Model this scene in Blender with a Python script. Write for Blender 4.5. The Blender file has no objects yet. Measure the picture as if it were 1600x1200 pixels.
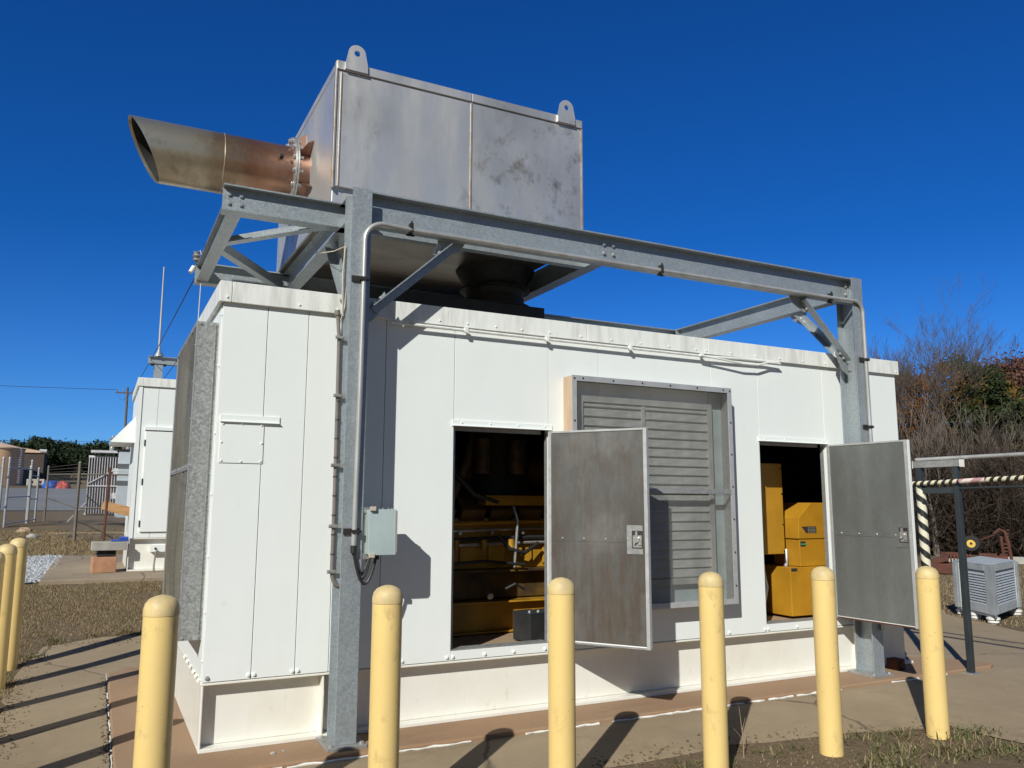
import bpy, bmesh, math, random
import numpy as np
from mathutils import Vector, Matrix, Quaternion
random.seed(7)
R = math.radians
S = bpy.context.scene
COL = S.collection
V = Vector

# ------------------------------------------------------------------ helpers
class MB:
    """collects shapes (absolute coordinates) and links them as ONE mesh object"""
    def __init__(s): s.v = []; s.f = []
    def add(s, vs, fs):
        o = len(s.v); s.v += [tuple(v) for v in vs]; s.f += [tuple(o+i for i in f) for f in fs]; return s
    def box(s, x0, x1, y0, y1, z0, z1):
        return s.add([(x0,y0,z0),(x1,y0,z0),(x1,y1,z0),(x0,y1,z0),(x0,y0,z1),(x1,y0,z1),(x1,y1,z1),(x0,y1,z1)],
            [(0,3,2,1),(4,5,6,7),(0,1,5,4),(1,2,6,5),(2,3,7,6),(3,0,4,7)])
    def obox(s, c, ax, ay, az, hx, hy, hz):
        c, ax, ay, az = V(c), V(ax).normalized()*hx, V(ay).normalized()*hy, V(az).normalized()*hz
        vs = [c+i*ax+j*ay+k*az for k in (-1,1) for j in (-1,1) for i in (-1,1)]
        return s.add(vs, [(0,2,3,1),(4,5,7,6),(0,1,5,4),(1,3,7,5),(3,2,6,7),(2,0,4,6)])
    def extrude(s, prof, p0, p1, up=(0,0,1)):
        """closed 2D profile (side, up) swept straight from p0 to p1"""
        p0, p1 = V(p0), V(p1); d = (p1-p0).normalized(); side = d.cross(V(up)).normalized(); u = side.cross(d)
        n = len(prof)
        vs = [p+side*a+u*b for p in (p0,p1) for a, b in prof]
        return s.add(vs, [tuple(range(n))[::-1], tuple(range(n,2*n))]+[(i,(i+1)%n,n+(i+1)%n,n+i) for i in range(n)])
    def bar(s, p0, p1, w, h, up=(0,0,1)):
        a, b = w/2, h/2; return s.extrude([(-a,-b),(a,-b),(a,b),(-a,b)], p0, p1, up)
    def ibeam(s, p0, p1, d, bf, tf=.011, tw=.008, up=(0,0,1)):
        a, h, t = bf/2, d/2, tw/2
        s.extrude([(-a,-h),(a,-h),(a,-h+tf),(-a,-h+tf)], p0, p1, up)
        s.extrude([(-a,h-tf),(a,h-tf),(a,h),(-a,h)], p0, p1, up)
        return s.extrude([(-t,-h+tf+.0003),(t,-h+tf+.0003),(t,h-tf-.0003),(-t,h-tf-.0003)], p0, p1, up)
    def angle(s, p0, p1, w=.08, h=.08, t=.008, up=(0,0,1), fx=1, fz=1):
        return s.extrude([(0,0),(w*fx,0),(w*fx,t*fz),(t*fx,t*fz),(t*fx,h*fz),(0,h*fz)], p0, p1, up)
    def cyl(s, p0, p1, r0, r1=None, n=16, caps=True):
        r1 = r0 if r1 is None else r1
        return s.tube([p0,p1], [r0,r1], n, caps)
    def tube(s, pts, r, n=8, caps=True):
        pts = [V(p) for p in pts]; m = len(pts)
        rs = r if isinstance(r,(list,tuple)) else [r]*m
        t0 = (pts[1]-pts[0]).normalized()
        a = t0.orthogonal().normalized(); vs = []
        for i, p in enumerate(pts):
            t = (pts[min(i+1,m-1)]-pts[max(i-1,0)])
            if t.length < 1e-9: t = t0
            t.normalize(); a = (a-t*a.dot(t)).normalized(); b = t.cross(a)
            for k in range(n):
                q = 2*math.pi*k/n; vs.append(p+(a*math.cos(q)+b*math.sin(q))*rs[i])
        fs = [(i*n+k, i*n+(k+1)%n, (i+1)*n+(k+1)%n, (i+1)*n+k) for i in range(m-1) for k in range(n)]
        if caps: fs += [tuple(range(n))[::-1], tuple(range((m-1)*n, m*n))]
        return s.add(vs, fs)
    def lathe(s, prof, c=(0,0,0), n=28):
        m = len(prof); vs = [(c[0]+r*math.cos(2*math.pi*k/n), c[1]+r*math.sin(2*math.pi*k/n), c[2]+z) for r, z in prof for k in range(n)]
        fs = [(i*n+k, i*n+(k+1)%n, (i+1)*n+(k+1)%n, (i+1)*n+k) for i in range(m-1) for k in range(n)]
        fs += [tuple(range(n))[::-1], tuple(range((m-1)*n, m*n))]
        return s.add(vs, fs)
    def poly(s, pts, vec):
        """a flat outline given depth along vec"""
        n = len(pts); vec = V(vec); vs = [V(p) for p in pts]+[V(p)+vec for p in pts]
        return s.add(vs, [tuple(range(n))[::-1], tuple(range(n,2*n))]+[(i,(i+1)%n,n+(i+1)%n,n+i) for i in range(n)])
    def build(s, name, m, parent=None, smooth=False, bevel=0, fix=True):
        org = V(parent['_o']) if parent is not None and '_o' in parent else V((0,0,0))
        me = bpy.data.meshes.new(name)
        me.from_pydata([V(v)-org for v in s.v], [], s.f)
        if fix:
            bm = bmesh.new(); bm.from_mesh(me); bmesh.ops.recalc_face_normals(bm, faces=bm.faces); bm.to_mesh(me); bm.free()
        me.materials.append(m)
        o = bpy.data.objects.new(name, me); COL.objects.link(o)
        if parent is not None: o.parent = parent; o['_o'] = tuple(org)
        if smooth:
            me.polygons.foreach_set('use_smooth', [True]*len(me.polygons))
            md = o.modifiers.new('edge', 'EDGE_SPLIT'); md.split_angle = R(38)
        if bevel:
            b = o.modifiers.new('bevel', 'BEVEL'); b.width = bevel; b.segments = 2; b.limit_method = 'ANGLE'; b.angle_limit = R(40)
            b.harden_normals = False
        return o

def thing(name, label, cat, loc=(0,0,0), group=None):
    o = bpy.data.objects.new(name, None); COL.objects.link(o); o.location = loc; o['_o'] = tuple(float(c) for c in loc)
    o.empty_display_size = .1
    o['label'] = label; o['category'] = cat
    if group: o['group'] = group
    return o
def tag(o, label, cat, group=None):
    o['label'] = label; o['category'] = cat
    if group: o['group'] = group
    return o
def structure(o): o['kind'] = 'structure'; return o
def stuff(o, label, cat):
    o['kind'] = 'stuff'; o['label'] = label; o['category'] = cat; return o

_bolt = {}
def bolt(parent, pos, nrm, r=.012, m=None, h=None, name='bolt_head'):
    """a hex bolt head on a washer; copies share mesh data"""
    key = (round(r,4), m.name)
    if key not in _bolt:
        b = MB(); h = h or r*.7
        b.lathe([(r*1.35,0),(r*1.35,r*.18)], n=12); vs = []
        b.lathe([(r,r*.19),(r,r*.8),(r*.8,r*.98)], n=6)
        me = bpy.data.meshes.new(name); me.from_pydata(b.v, [], b.f); me.materials.append(m); _bolt[key] = me
    o = bpy.data.objects.new(name, _bolt[key]); COL.objects.link(o)
    o.parent = parent; o.location = V(pos)-V(parent['_o'])
    o.rotation_euler = V(nrm).to_track_quat('Z','Y').to_euler()
    return o

# ------------------------------------------------------------------ materials
def newmat(name):
    m = bpy.data.materials.new(name); m.use_nodes = True; nt = m.node_tree
    return m, nt, nt.nodes['Principled BSDF']
def N(nt, t, **k):
    n = nt.nodes.new(t)
    for a, b in k.items():
        if a in n.inputs.keys() if hasattr(n.inputs,'keys') else False: n.inputs[a].default_value = b
        else: setattr(n, a, b)
    return n
def mapped(nt, scale=(1,1,1), coord='Object'):
    tc = nt.nodes.new('ShaderNodeTexCoord'); mp = nt.nodes.new('ShaderNodeMapping'); mp.inputs['Scale'].default_value = scale
    nt.links.new(tc.outputs[coord], mp.inputs[0]); return mp.outputs[0]
def noise(nt, vec, scale, detail=5, rough=.6, lo=.35, hi=.65):
    n = nt.nodes.new('ShaderNodeTexNoise'); n.inputs['Scale'].default_value = scale; n.inputs['Detail'].default_value = detail; n.inputs['Roughness'].default_value = rough
    nt.links.new(vec, n.inputs['Vector'])
    r = nt.nodes.new('ShaderNodeMapRange'); r.inputs[1].default_value = lo; r.inputs[2].default_value = hi
    nt.links.new(n.outputs[0], r.inputs[0]); return r.outputs[0]
def mix(nt, fac, a, b, mode='MIX'):
    n = nt.nodes.new('ShaderNodeMix'); n.data_type = 'RGBA'; n.blend_type = mode
    def put(i, x):
        if isinstance(x, (tuple,list)): n.inputs[i].default_value = (*x[:3],1)
        elif isinstance(x, (int,float)): n.inputs[i].default_value = x
        else: nt.links.new(x, n.inputs[i])
    put(0, fac); put(6, a); put(7, b); return n.outputs[2]
def bump(nt, bs, h, strength=.3, dist=.01):
    b = nt.nodes.new('ShaderNodeBump'); b.inputs['Strength'].default_value = strength; b.inputs['Distance'].default_value = dist
    nt.links.new(h, b.inputs['Height']); nt.links.new(b.outputs[0], bs.inputs['Normal'])
def mul(nt, a, k):
    n = nt.nodes.new('ShaderNodeMath'); n.operation = 'MULTIPLY'; nt.links.new(a, n.inputs[0])
    if isinstance(k,(int,float)): n.inputs[1].default_value = k
    else: nt.links.new(k, n.inputs[1])
    return n.outputs[0]

def simple(name, c, rough=.6, metal=0, c2=None, scale=6, stretch=(1,1,1), amt=1, bmp=0, spec=.5):
    m, nt, b = newmat(name); b.inputs['Roughness'].default_value = rough; b.inputs['Metallic'].default_value = metal
    b.inputs['Specular IOR Level'].default_value = spec
    if c2 is None:
        c2 = tuple(x*.82 for x in c)
    v = mapped(nt, stretch); f = noise(nt, v, scale); 
    nt.links.new(mix(nt, mul(nt, f, amt), c, c2), b.inputs['Base Color'])
    if bmp: bump(nt, b, f, bmp)
    return m

def galv(name, base=.40, rough=.42, tint=(.95,1.0,1.02), spangle=85, metal=.5, con=.13, dirt=None):
    m, nt, b = newmat(name); v = mapped(nt)
    vo = nt.nodes.new('ShaderNodeTexVoronoi'); vo.inputs['Scale'].default_value = spangle; nt.links.new(v, vo.inputs['Vector'])
    sp = nt.nodes.new('ShaderNodeSeparateColor'); nt.links.new(vo.outputs['Color'], sp.inputs[0])
    lo = tuple(base*(1-con)*t for t in tint); hi = tuple(base*(1+con)*t for t in tint)
    c = mix(nt, sp.outputs[0], lo, hi)
    big = noise(nt, v, 3.0, 6, .6, .4, .7)
    c = mix(nt, mul(nt, big, .3), c, tuple(base*.70*t for t in (1,.98,.95)))
    wr = noise(nt, mapped(nt,(1,1,1.6)), 3.6, 6, .7, .55, .70); c = mix(nt, mul(nt, wr, .30), c, tuple(min(base*1.45,.7)*t for t in (1,1.01,1.01)))
    if dirt: c = mix(nt, mul(nt, noise(nt, mapped(nt,(1,1,.25)), 5, 6, .65, .5, .75), .5), c, dirt)
    nt.links.new(c, b.inputs['Base Color'])
    b.inputs['Metallic'].default_value = metal
    rr = nt.nodes.new('ShaderNodeMapRange'); rr.inputs[3].default_value = rough-.08; rr.inputs[4].default_value = rough+.14
    nt.links.new(sp.outputs[1], rr.inputs[0]); nt.links.new(rr.outputs[0], b.inputs['Roughness'])
    return m

def white_paint(name, c=(.80,.81,.80), stain=(.62,.60,.53), amt=.25, streak=(3,3,.35), rough=.45, rust=0):
    m, nt, b = newmat(name)
    f = noise(nt, mapped(nt, streak), 2.2, 7, .65, .45, .8)
    f2 = noise(nt, mapped(nt), 1.3, 4, .5, .3, .7)
    col = mix(nt, mul(nt, f, amt), c, stain); col = mix(nt, mul(nt, f2, .10), col, (c[0]*.86,c[1]*.88,c[2]*.92))
    f3 = noise(nt, mapped(nt), 14, 3, .5, .70, .76)      # small scuffs
    col = mix(nt, mul(nt, f3, .14), col, (.40,.38,.35))
    if rust:
        f4 = noise(nt, mapped(nt,(2,2,.6)), 7, 6, .7, .60, .74); col = mix(nt, mul(nt, f4, rust), col, (.42,.22,.10))
    nt.links.new(col, b.inputs['Base Color']); b.inputs['Roughness'].default_value = rough
    bump(nt, b, noise(nt, mapped(nt), 1.3, 3, .5, 0, 1), .35, .025)
    return m

def stainless(name):
    m, nt, b = newmat(name)
    v = mapped(nt); st = noise(nt, mapped(nt,(1,1,.16)), 4.2, 7, .65, .40, .68); sp = noise(nt, mapped(nt,(1.0,1.0,.9)), 6.5, 6, .72, .52, .68)
    hz = noise(nt, v, 1.6, 3, .5, .35, .68)
    c = mix(nt, mul(nt, st, .7), (.72,.715,.71), (.47,.445,.41))
    c = mix(nt, mul(nt, hz, .55), c, (.72,.71,.70))
    lo_ = noise(nt, mapped(nt,(1,1,.8)), 1.1, 4, .55, .5, .66); c = mix(nt, mul(nt, lo_, .35), c, (.33,.305,.27))
    br = noise(nt, mapped(nt,(.8,.8,.7)), .9, 3, .5, .50, .64); spx = mul(nt, sp, br)
    c = mix(nt, mul(nt, spx, .8), c, (.15,.12,.085))
    nt.links.new(c, b.inputs['Base Color']); b.inputs['Metallic'].default_value = .72
    rr = nt.nodes.new('ShaderNodeMapRange'); rr.inputs[3].default_value = .40; rr.inputs[4].default_value = .60
    nt.links.new(st, rr.inputs[0]); nt.links.new(rr.outputs[0], b.inputs['Roughness'])
    bump(nt, b, hz, .10, .05)
    return m

def heat_pipe(name):
    """bare steel exhaust, silver at the mouth and copper-brown from heat towards the flange"""
    m, nt, b = newmat(name); tc = nt.nodes.new('ShaderNodeTexCoord'); sx = nt.nodes.new('ShaderNodeSeparateXYZ'); nt.links.new(tc.outputs['Object'], sx.inputs[0])
    n = noise(nt, mapped(nt,(2,1,1)), 4, 6, .65, .2, .8); w = nt.nodes.new('ShaderNodeMath'); w.operation = 'MULTIPLY_ADD'; nt.links.new(n, w.inputs[0]); w.inputs[1].default_value = .30
    nt.links.new(sx.outputs[0], w.inputs[2])
    rp = nt.nodes.new('ShaderNodeValToRGB'); e = rp.color_ramp.elements
    mr = nt.nodes.new('ShaderNodeMapRange'); mr.inputs[1].default_value = PIPE_X0; mr.inputs[2].default_value = PIPE_X1; nt.links.new(w.outputs[0], mr.inputs[0]); nt.links.new(mr.outputs[0], rp.inputs[0])
    e[0].position = 0; e[0].color = (.56,.53,.46,1); e[1].position = 1; e[1].color = (.33,.19,.14,1)
    for p, c in ((.38,(.54,.47,.35,1)),(.52,(.40,.29,.18,1)),(.62,(.36,.24,.16,1)),(.72,(.34,.17,.11,1)),(.86,(.46,.25,.16,1))):
        q = e.new(p); q.color = c
    d = noise(nt, mapped(nt,(1,1,1)), 5, 8, .75, .52, .72)
    c = mix(nt, mul(nt, d, .55), rp.outputs[0], (.16,.10,.06))
    nt.links.new(c, b.inputs['Base Color']); b.inputs['Metallic'].default_value = .85; b.inputs['Roughness'].default_value = .33
    return m

def concrete(name, c=(.30,.27,.23), c2=(.22,.20,.17), stain=(.14,.12,.10), clay=None, clay_amt=.0, cracks=True):
    m, nt, b = newmat(name); v = mapped(nt)
    a = noise(nt, v, .9, 8, .65, .3, .7); f = noise(nt, v, 55, 4, .7, .3, .7); s = noise(nt, mapped(nt,(.6,1.2,1)), 1.7, 7, .7, .56, .74)
    col = mix(nt, a, c, c2); col = mix(nt, mul(nt, s, .7), col, stain); col = mix(nt, mul(nt, noise(nt, mapped(nt,(1,1,1)), 3.3, 7, .75, .5, .72), .35), col, tuple(x*1.25 for x in c))
    if clay: col = mix(nt, mul(nt, noise(nt, v, .8, 6, .6, .2, .6), clay_amt), col, clay)
    col = mix(nt, mul(nt, f, .28), col, tuple(x*.6 for x in c))
    if cracks:
        vo = nt.nodes.new('ShaderNodeTexVoronoi'); vo.feature = 'DISTANCE_TO_EDGE'; vo.inputs['Scale'].default_value = .34
        dn = nt.nodes.new('ShaderNodeTexNoise'); dn.inputs['Scale'].default_value = 2.2; dn.inputs['Detail'].default_value = 8
        nt.links.new(v, dn.inputs['Vector']); ad = nt.nodes.new('ShaderNodeVectorMath'); ad.operation = 'MULTIPLY_ADD'; nt.links.new(dn.outputs['Color'], ad.inputs[0]); ad.inputs[1].default_value = (.35,.35,0); nt.links.new(v, ad.inputs[2])
        nt.links.new(ad.outputs[0], vo.inputs['Vector'])
        mr = nt.nodes.new('ShaderNodeMapRange'); mr.inputs[1].default_value = .0; mr.inputs[2].default_value = .006; mr.inputs[3].default_value = 1; mr.inputs[4].default_value = 0; nt.links.new(vo.outputs['Distance'], mr.inputs[0])
        col = mix(nt, mul(nt, mr.outputs[0], .75), col, (.05,.04,.035))
    nt.links.new(col, b.inputs['Base Color']); b.inputs['Roughness'].default_value = .88; b.inputs['Specular IOR Level'].default_value = .25
    bump(nt, b, f, .25, .004)
    return m

def mesh_screen(name, c, opaque=.45, sc=140, metal=.3, vec=(1,0,1)):
    """fine wire cloth: real see-through gaps between crossing wires"""
    m, nt, b = newmat(name); out = nt.nodes['Material Output']
    b.inputs['Roughness'].default_value = .55; b.inputs['Metallic'].default_value = metal
    n = noise(nt, mapped(nt,(1,1,.3)), 3, 6, .6, .4, .7); nt.links.new(mix(nt, n, c, tuple(x*.55 for x in c)), b.inputs['Base Color'])
    t = nt.nodes.new('ShaderNodeBsdfTransparent'); ms = nt.nodes.new('ShaderNodeMixShader')
    ws = []
    for ax in (0,2) if vec == (1,0,1) else (1,2):
        tc = nt.nodes.new('ShaderNodeTexCoord'); sx = nt.nodes.new('ShaderNodeSeparateXYZ'); nt.links.new(tc.outputs['Object'], sx.inputs[0])
        k = mul(nt, sx.outputs[ax], sc); fr = nt.nodes.new('ShaderNodeMath'); fr.operation = 'FRACT'; nt.links.new(k, fr.inputs[0])
        lt = nt.nodes.new('ShaderNodeMath'); lt.operation = 'LESS_THAN'; nt.links.new(fr.outputs[0], lt.inputs[0]); lt.inputs[1].default_value = 1-math.sqrt(1-opaque); ws.append(lt.outputs[0])
    mx = nt.nodes.new('ShaderNodeMath'); mx.operation = 'MAXIMUM'; nt.links.new(ws[0], mx.inputs[0]); nt.links.new(ws[1], mx.inputs[1])
    nt.links.new(mx.outputs[0], ms.inputs[0]); nt.links.new(t.outputs[0], ms.inputs[1]); nt.links.new(b.outputs[0], ms.inputs[2]); nt.links.new(ms.outputs[0], out.inputs[0])
    return m

def chainlink(name, c=(.30,.30,.29), sc=14, wire=.09):
    m, nt, b = newmat(name); out = nt.nodes['Material Output']; b.inputs['Base Color'].default_value = (*c,1); b.inputs['Roughness'].default_value = .5; b.inputs['Metallic'].default_value = .4
    tc = nt.nodes.new('ShaderNodeTexCoord'); sx = nt.nodes.new('ShaderNodeSeparateXYZ'); nt.links.new(tc.outputs['UV'], sx.inputs[0]); ws = []
    for sg in (1,-1):
        k = nt.nodes.new('ShaderNodeMath'); k.operation = 'MULTIPLY_ADD'; nt.links.new(sx.outputs[0], k.inputs[0]); k.inputs[1].default_value = sg; nt.links.new(sx.outputs[1], k.inputs[2])
        q = mul(nt, k.outputs[0], sc); fr = nt.nodes.new('ShaderNodeMath'); fr.operation = 'FRACT'; nt.links.new(q, fr.inputs[0])
        lt = nt.nodes.new('ShaderNodeMath'); lt.operation = 'LESS_THAN'; nt.links.new(fr.outputs[0], lt.inputs[0]); lt.inputs[1].default_value = wire; ws.append(lt.outputs[0])
    mx = nt.nodes.new('ShaderNodeMath'); mx.operation = 'MAXIMUM'; nt.links.new(ws[0], mx.inputs[0]); nt.links.new(ws[1], mx.inputs[1])
    t = nt.nodes.new('ShaderNodeBsdfTransparent'); ms = nt.nodes.new('ShaderNodeMixShader')
    nt.links.new(mx.outputs[0], ms.inputs[0]); nt.links.new(t.outputs[0], ms.inputs[1]); nt.links.new(b.outputs[0], ms.inputs[2]); nt.links.new(ms.outputs[0], out.inputs[0])
    return m

def island(name, cols, rough=.8, trans=0):
    """each small leaf or blade takes its own colour from a ramp"""
    m, nt, b = newmat(name); g = nt.nodes.new('ShaderNodeNewGeometry'); rp = nt.nodes.new('ShaderNodeValToRGB'); e = rp.color_ramp.elements
    e[0].position = 0; e[0].color = (*cols[0],1); e[1].position = 1; e[1].color = (*cols[-1],1)
    for i, c in enumerate(cols[1:-1]): q = e.new((i+1)/(len(cols)-1)); q.color = (*c,1)
    nt.links.new(g.outputs['Random Per Island'], rp.inputs[0]); nt.links.new(rp.outputs[0], b.inputs['Base Color']); b.inputs['Roughness'].default_value = rough; b.inputs['Specular IOR Level'].default_value = .2
    return m

PIPE_X0, PIPE_X1 = -2.32, -1.05
G = {}
G['white'] = white_paint('white_wall_paint', (.79,.815,.79), amt=.08)
G['fascia'] = white_paint('white_fascia_paint', (.79,.80,.76), (.30,.275,.21), .55, (6,6,.9), .5)
G['skid'] = white_paint('cream_skid_paint', (.78,.76,.69), (.62,.54,.40), .45, (1.2,1.2,.8), .4, .35)
G['galv'] = galv('galvanized_steel', .40, .46, (.90,1.0,1.05))
G['galv_hood'] = galv('galvanized_hood', .36, .45, (1,1.02,1.0), 70, .5, .24)
G['galv_grey'] = galv('weathered_galvanized', .33, .5, (1,1,.98), 45, .4, .12, (.20,.18,.15))
G['stainless'] = stainless('stainless_steel')
def stained(name):
    m, nt, b = newmat(name); v = mapped(nt,(1,2.2,1)); a = noise(nt, v, 1.6, 5, .6, .35, .65); d = noise(nt, v, 2.6, 6, .7, .5, .66)
    c = mix(nt, a, (.24,.20,.15), (.12,.095,.07)); c = mix(nt, mul(nt, d, .8), c, (.09,.07,.05)); nt.links.new(c, b.inputs['Base Color']); b.inputs['Metallic'].default_value = .6; b.inputs['Roughness'].default_value = .38; return m
G['stained'] = stained('heat_stained_plate')
G['weld'] = simple('bright_weld', (.62,.60,.55), .35, .6, (.50,.36,.22), 9)
G['heat'] = heat_pipe('heat_tinted_steel')
G['door_old'] = None
def door_mat(name, a, c, rust, ramt, scr=.4):
    m, nt, b = newmat(name); v = mapped(nt)
    n1 = noise(nt, mapped(nt,(1,1,.5)), 2.0, 7, .7, .3, .7); n2 = noise(nt, mapped(nt,(12,12,5)), 3, 5, .75, .3, .7); n3 = noise(nt, mapped(nt,(4,4,1)), 2.2, 7, .7, .48, .72)
    col = mix(nt, n1, a, c); col = mix(nt, mul(nt, n2, .35), col, tuple(x*.5 for x in a)); col = mix(nt, mul(nt, n3, ramt), col, rust)
    s = noise(nt, mapped(nt,(3,3,2)), 5, 5, .75, .66, .72); col = mix(nt, mul(nt, s, scr), col, (.34,.35,.35))
    if ramt > .5:
        tc = nt.nodes.new('ShaderNodeTexCoord'); sz_ = nt.nodes.new('ShaderNodeSeparateXYZ'); nt.links.new(tc.outputs['Object'], sz_.inputs[0])
        gz = nt.nodes.new('ShaderNodeMapRange'); gz.inputs[1].default_value = 1.75; gz.inputs[2].default_value = .95; nt.links.new(sz_.outputs[2], gz.inputs[0])
        rw = noise(nt, mapped(nt,(7,7,1.2)), 2.4, 6, .7, .36, .62); col = mix(nt, mul(nt, mul(nt, gz.outputs[0], rw), .6), col, (.085,.05,.028))
        hl = noise(nt, mapped(nt,(1.5,1.5,1)), 1.6, 5, .6, .52, .7); col = mix(nt, mul(nt, hl, .45), col, (.26,.26,.25))
    # perforated liner: rows of small holes
    vo = nt.nodes.new('ShaderNodeTexVoronoi'); vo.inputs['Scale'].default_value = 95; vo.inputs['Randomness'].default_value = .0; nt.links.new(v, vo.inputs['Vector'])
    mr = nt.nodes.new('ShaderNodeMapRange'); mr.inputs[1].default_value = .30; mr.inputs[2].default_value = .40; mr.inputs[3].default_value = .22; mr.inputs[4].default_value = 0; nt.links.new(vo.outputs['Distance'], mr.inputs[0])
    col = mix(nt, mr.outputs[0], col, (.03,.03,.03))
    nt.links.new(col, b.inputs['Base Color']); b.inputs['Roughness'].default_value = .55; b.inputs['Metallic'].default_value = .3
    return m
G['door_old'] = door_mat('stained_perforated_liner', (.15,.148,.14), (.068,.061,.053), (.10,.062,.034), .55, .5)
G['door_grey'] = door_mat('grey_perforated_liner', (.21,.22,.21), (.14,.145,.14), (.13,.12,.10), .3, .25)
G['door_edge'] = galv('door_edge_metal', .46, .45, (1,1,.99), 20, .3, .06)
G['yellow_post'] = simple('yellow_bollard_plastic', (.80,.585,.225), .42, 0, (.70,.50,.20), 2.5, (1,1,.5), .8)
def post_mat():
    m, nt, b = newmat('smudged_yellow_sleeve'); v = mapped(nt); a = noise(nt, mapped(nt,(1,1,.5)), 2.5, 4, .6, .3, .7)
    c = mix(nt, mul(nt, a, .8), (.80,.585,.225), (.70,.50,.20)); s_ = noise(nt, mapped(nt,(1,1,.6)), 9, 6, .75, .56, .70); c = mix(nt, mul(nt, s_, .55), c, (.38,.27,.12))
    d_ = noise(nt, v, 45, 2, .5, .74, .78); c = mix(nt, mul(nt, d_, .8), c, (.16,.11,.06)); nt.links.new(c, b.inputs['Base Color']); b.inputs['Roughness'].default_value = .42
    # each post shows other marks
    return m
G['yellow_post'] = post_mat()
G['yellow_cap'] = simple('faded_yellow_cap', (.72,.55,.25), .55, 0, (.52,.40,.20), 9)
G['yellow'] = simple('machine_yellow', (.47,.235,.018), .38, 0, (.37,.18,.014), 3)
G['yellow_shaded'] = simple('shade_darkened_yellow', (.13,.068,.012), .55, 0, (.025,.017,.01), 4)  # engine yellow darkened in its colour to imitate shade inside the doorway
G['yellow_block'] = simple('worn_machine_yellow', (.46,.245,.018), .42, 0, (.30,.15,.014), 5)
G['black'] = simple('matt_black', (.018,.018,.019), .6, 0, (.03,.03,.03), 8)
G['rubber'] = simple('black_rubber', (.02,.02,.02), .5)
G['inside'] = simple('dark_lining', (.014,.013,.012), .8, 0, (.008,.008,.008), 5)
G['soot'] = simple('sooty_steel', (.032,.03,.028), .7, .2, (.015,.014,.013), 5)
G['conduit'] = simple('grey_conduit', (.54,.535,.52), .38, .45, (.42,.41,.39), 8, (1,1,.3))
G['brown_cable'] = simple('brown_grey_cable', (.20,.175,.155), .5, 0, (.15,.13,.12), 8)
G['jbox'] = simple('blue_grey_enclosure_paint', (.42,.50,.50), .42, 0, (.36,.43,.43), 4)
G['beige'] = simple('beige_plastic', (.55,.50,.40), .5)
G['tan_side'] = simple('tan_weathered_metal', (.58,.42,.28), .5, .1, (.48,.34,.23), 5, (1,1,.3))
G['louver'] = simple('dusty_grey_louver', (.47,.475,.445), .55, .15, (.35,.355,.33), 7, (1,1,.5))
G['screen'] = mesh_screen('insect_screen', (.27,.26,.235), .36, 210, .2)
G['hood_screen'] = mesh_screen('dusty_intake_screen', (.27,.245,.185), .62, 160, .1, (0,1,1))
G['steel'] = simple('bright_bolt_steel', (.60,.59,.57), .38, .7, (.42,.40,.38), 20)
G['red_label'] = simple('faded_red_sign', (.62,.48,.45), .6, 0, (.50,.36,.33), 8)
G['slab'] = concrete('clay_stained_slab', (.36,.255,.165), (.28,.19,.12), (.13,.085,.055), (.335,.19,.105), .6, False)
G['pave'] = concrete('weathered_concrete', (.355,.275,.178), (.27,.205,.132), (.15,.108,.07))
G['pad'] = concrete('old_concrete_pad', (.36,.285,.20), (.26,.20,.14), (.16,.115,.08))
G['sealant'] = simple('white_sealant', (.80,.78,.73), .6)
G['wood'] = simple('weathered_board', (.42,.30,.19), .8, 0, (.28,.19,.11), 5, (1,8,8))
G['board'] = simple('orange_tan_board', (.50,.28,.13), .7, 0, (.36,.19,.08), 4, (1,6,6))
G['brick'] = simple('orange_brick', (.50,.26,.14), .85, 0, (.36,.19,.11), 6)
G['stone'] = simple('grey_stone', (.40,.38,.34), .85, 0, (.30,.28,.25), 5)
G['blue'] = simple('blue_tarp', (.03,.10,.42), .5, 0, (.02,.06,.28), 2)
G['redcloth'] = simple('red_tarp', (.42,.06,.05), .6)
G['fence'] = galv('fence_galvanized', .42, .45, (1,1,1), 30, .4, .1)
G['fence_dull'] = simple('dull_brown_fence_pipe', (.20,.175,.14), .6, .2, (.14,.115,.09), 4)
G['radiator'] = simple('radiator_white', (.62,.60,.62), .5)
G['radiator_in'] = simple('radiator_fin_grey', (.11,.10,.125), .6)
G['xfmr'] = simple('pale_blue_grey_paint', (.50,.55,.58), .5, 0, (.44,.49,.52), 3)
G['porcelain'] = simple('porcelain_brown_grey', (.30,.28,.26), .25)
G['brown_wall'] = simple('dark_brown_cladding', (.085,.06,.048), .8, 0, (.065,.046,.038), .5)
G['crate'] = simple('dull_zinc_paint', (.45,.475,.48), .6, .05, (.36,.38,.385), 6)
G['tank'] = simple('tan_tank_paint', (.72,.46,.26), .7, 0, (.64,.40,.23), .3)
G['tank_roof'] = simple('tank_roof_paint', (.68,.47,.34), .7, 0, (.60,.42,.30), .3)
G['pole'] = simple('utility_pole_wood', (.16,.12,.09), .9, 0, (.11,.085,.065), 3)
G['lot'] = simple('light_grey_asphalt', (.20,.205,.215), .9, 0, (.17,.17,.175), .08, (1,1,1))
G['rust'] = simple('rusty_iron', (.13,.045,.028), .85, .1, (.075,.03,.02), 6)
G['tyre'] = simple('tyre_rubber', (.025,.023,.022), .8)
G['rim'] = simple('yellow_wheel_rim', (.75,.48,.10), .5)
G['charcoal'] = simple('charcoal_paint', (.022,.028,.032), .4, 0, (.035,.042,.047), 4)
G['bark'] = simple('pale_grey_bark', (.17,.14,.115), .9, 0, (.10,.08,.065), 4, (1,1,.4))
G['bark_dark'] = simple('grey_brown_bark', (.085,.068,.056), .9, 0, (.05,.04,.033), 3)
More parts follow.
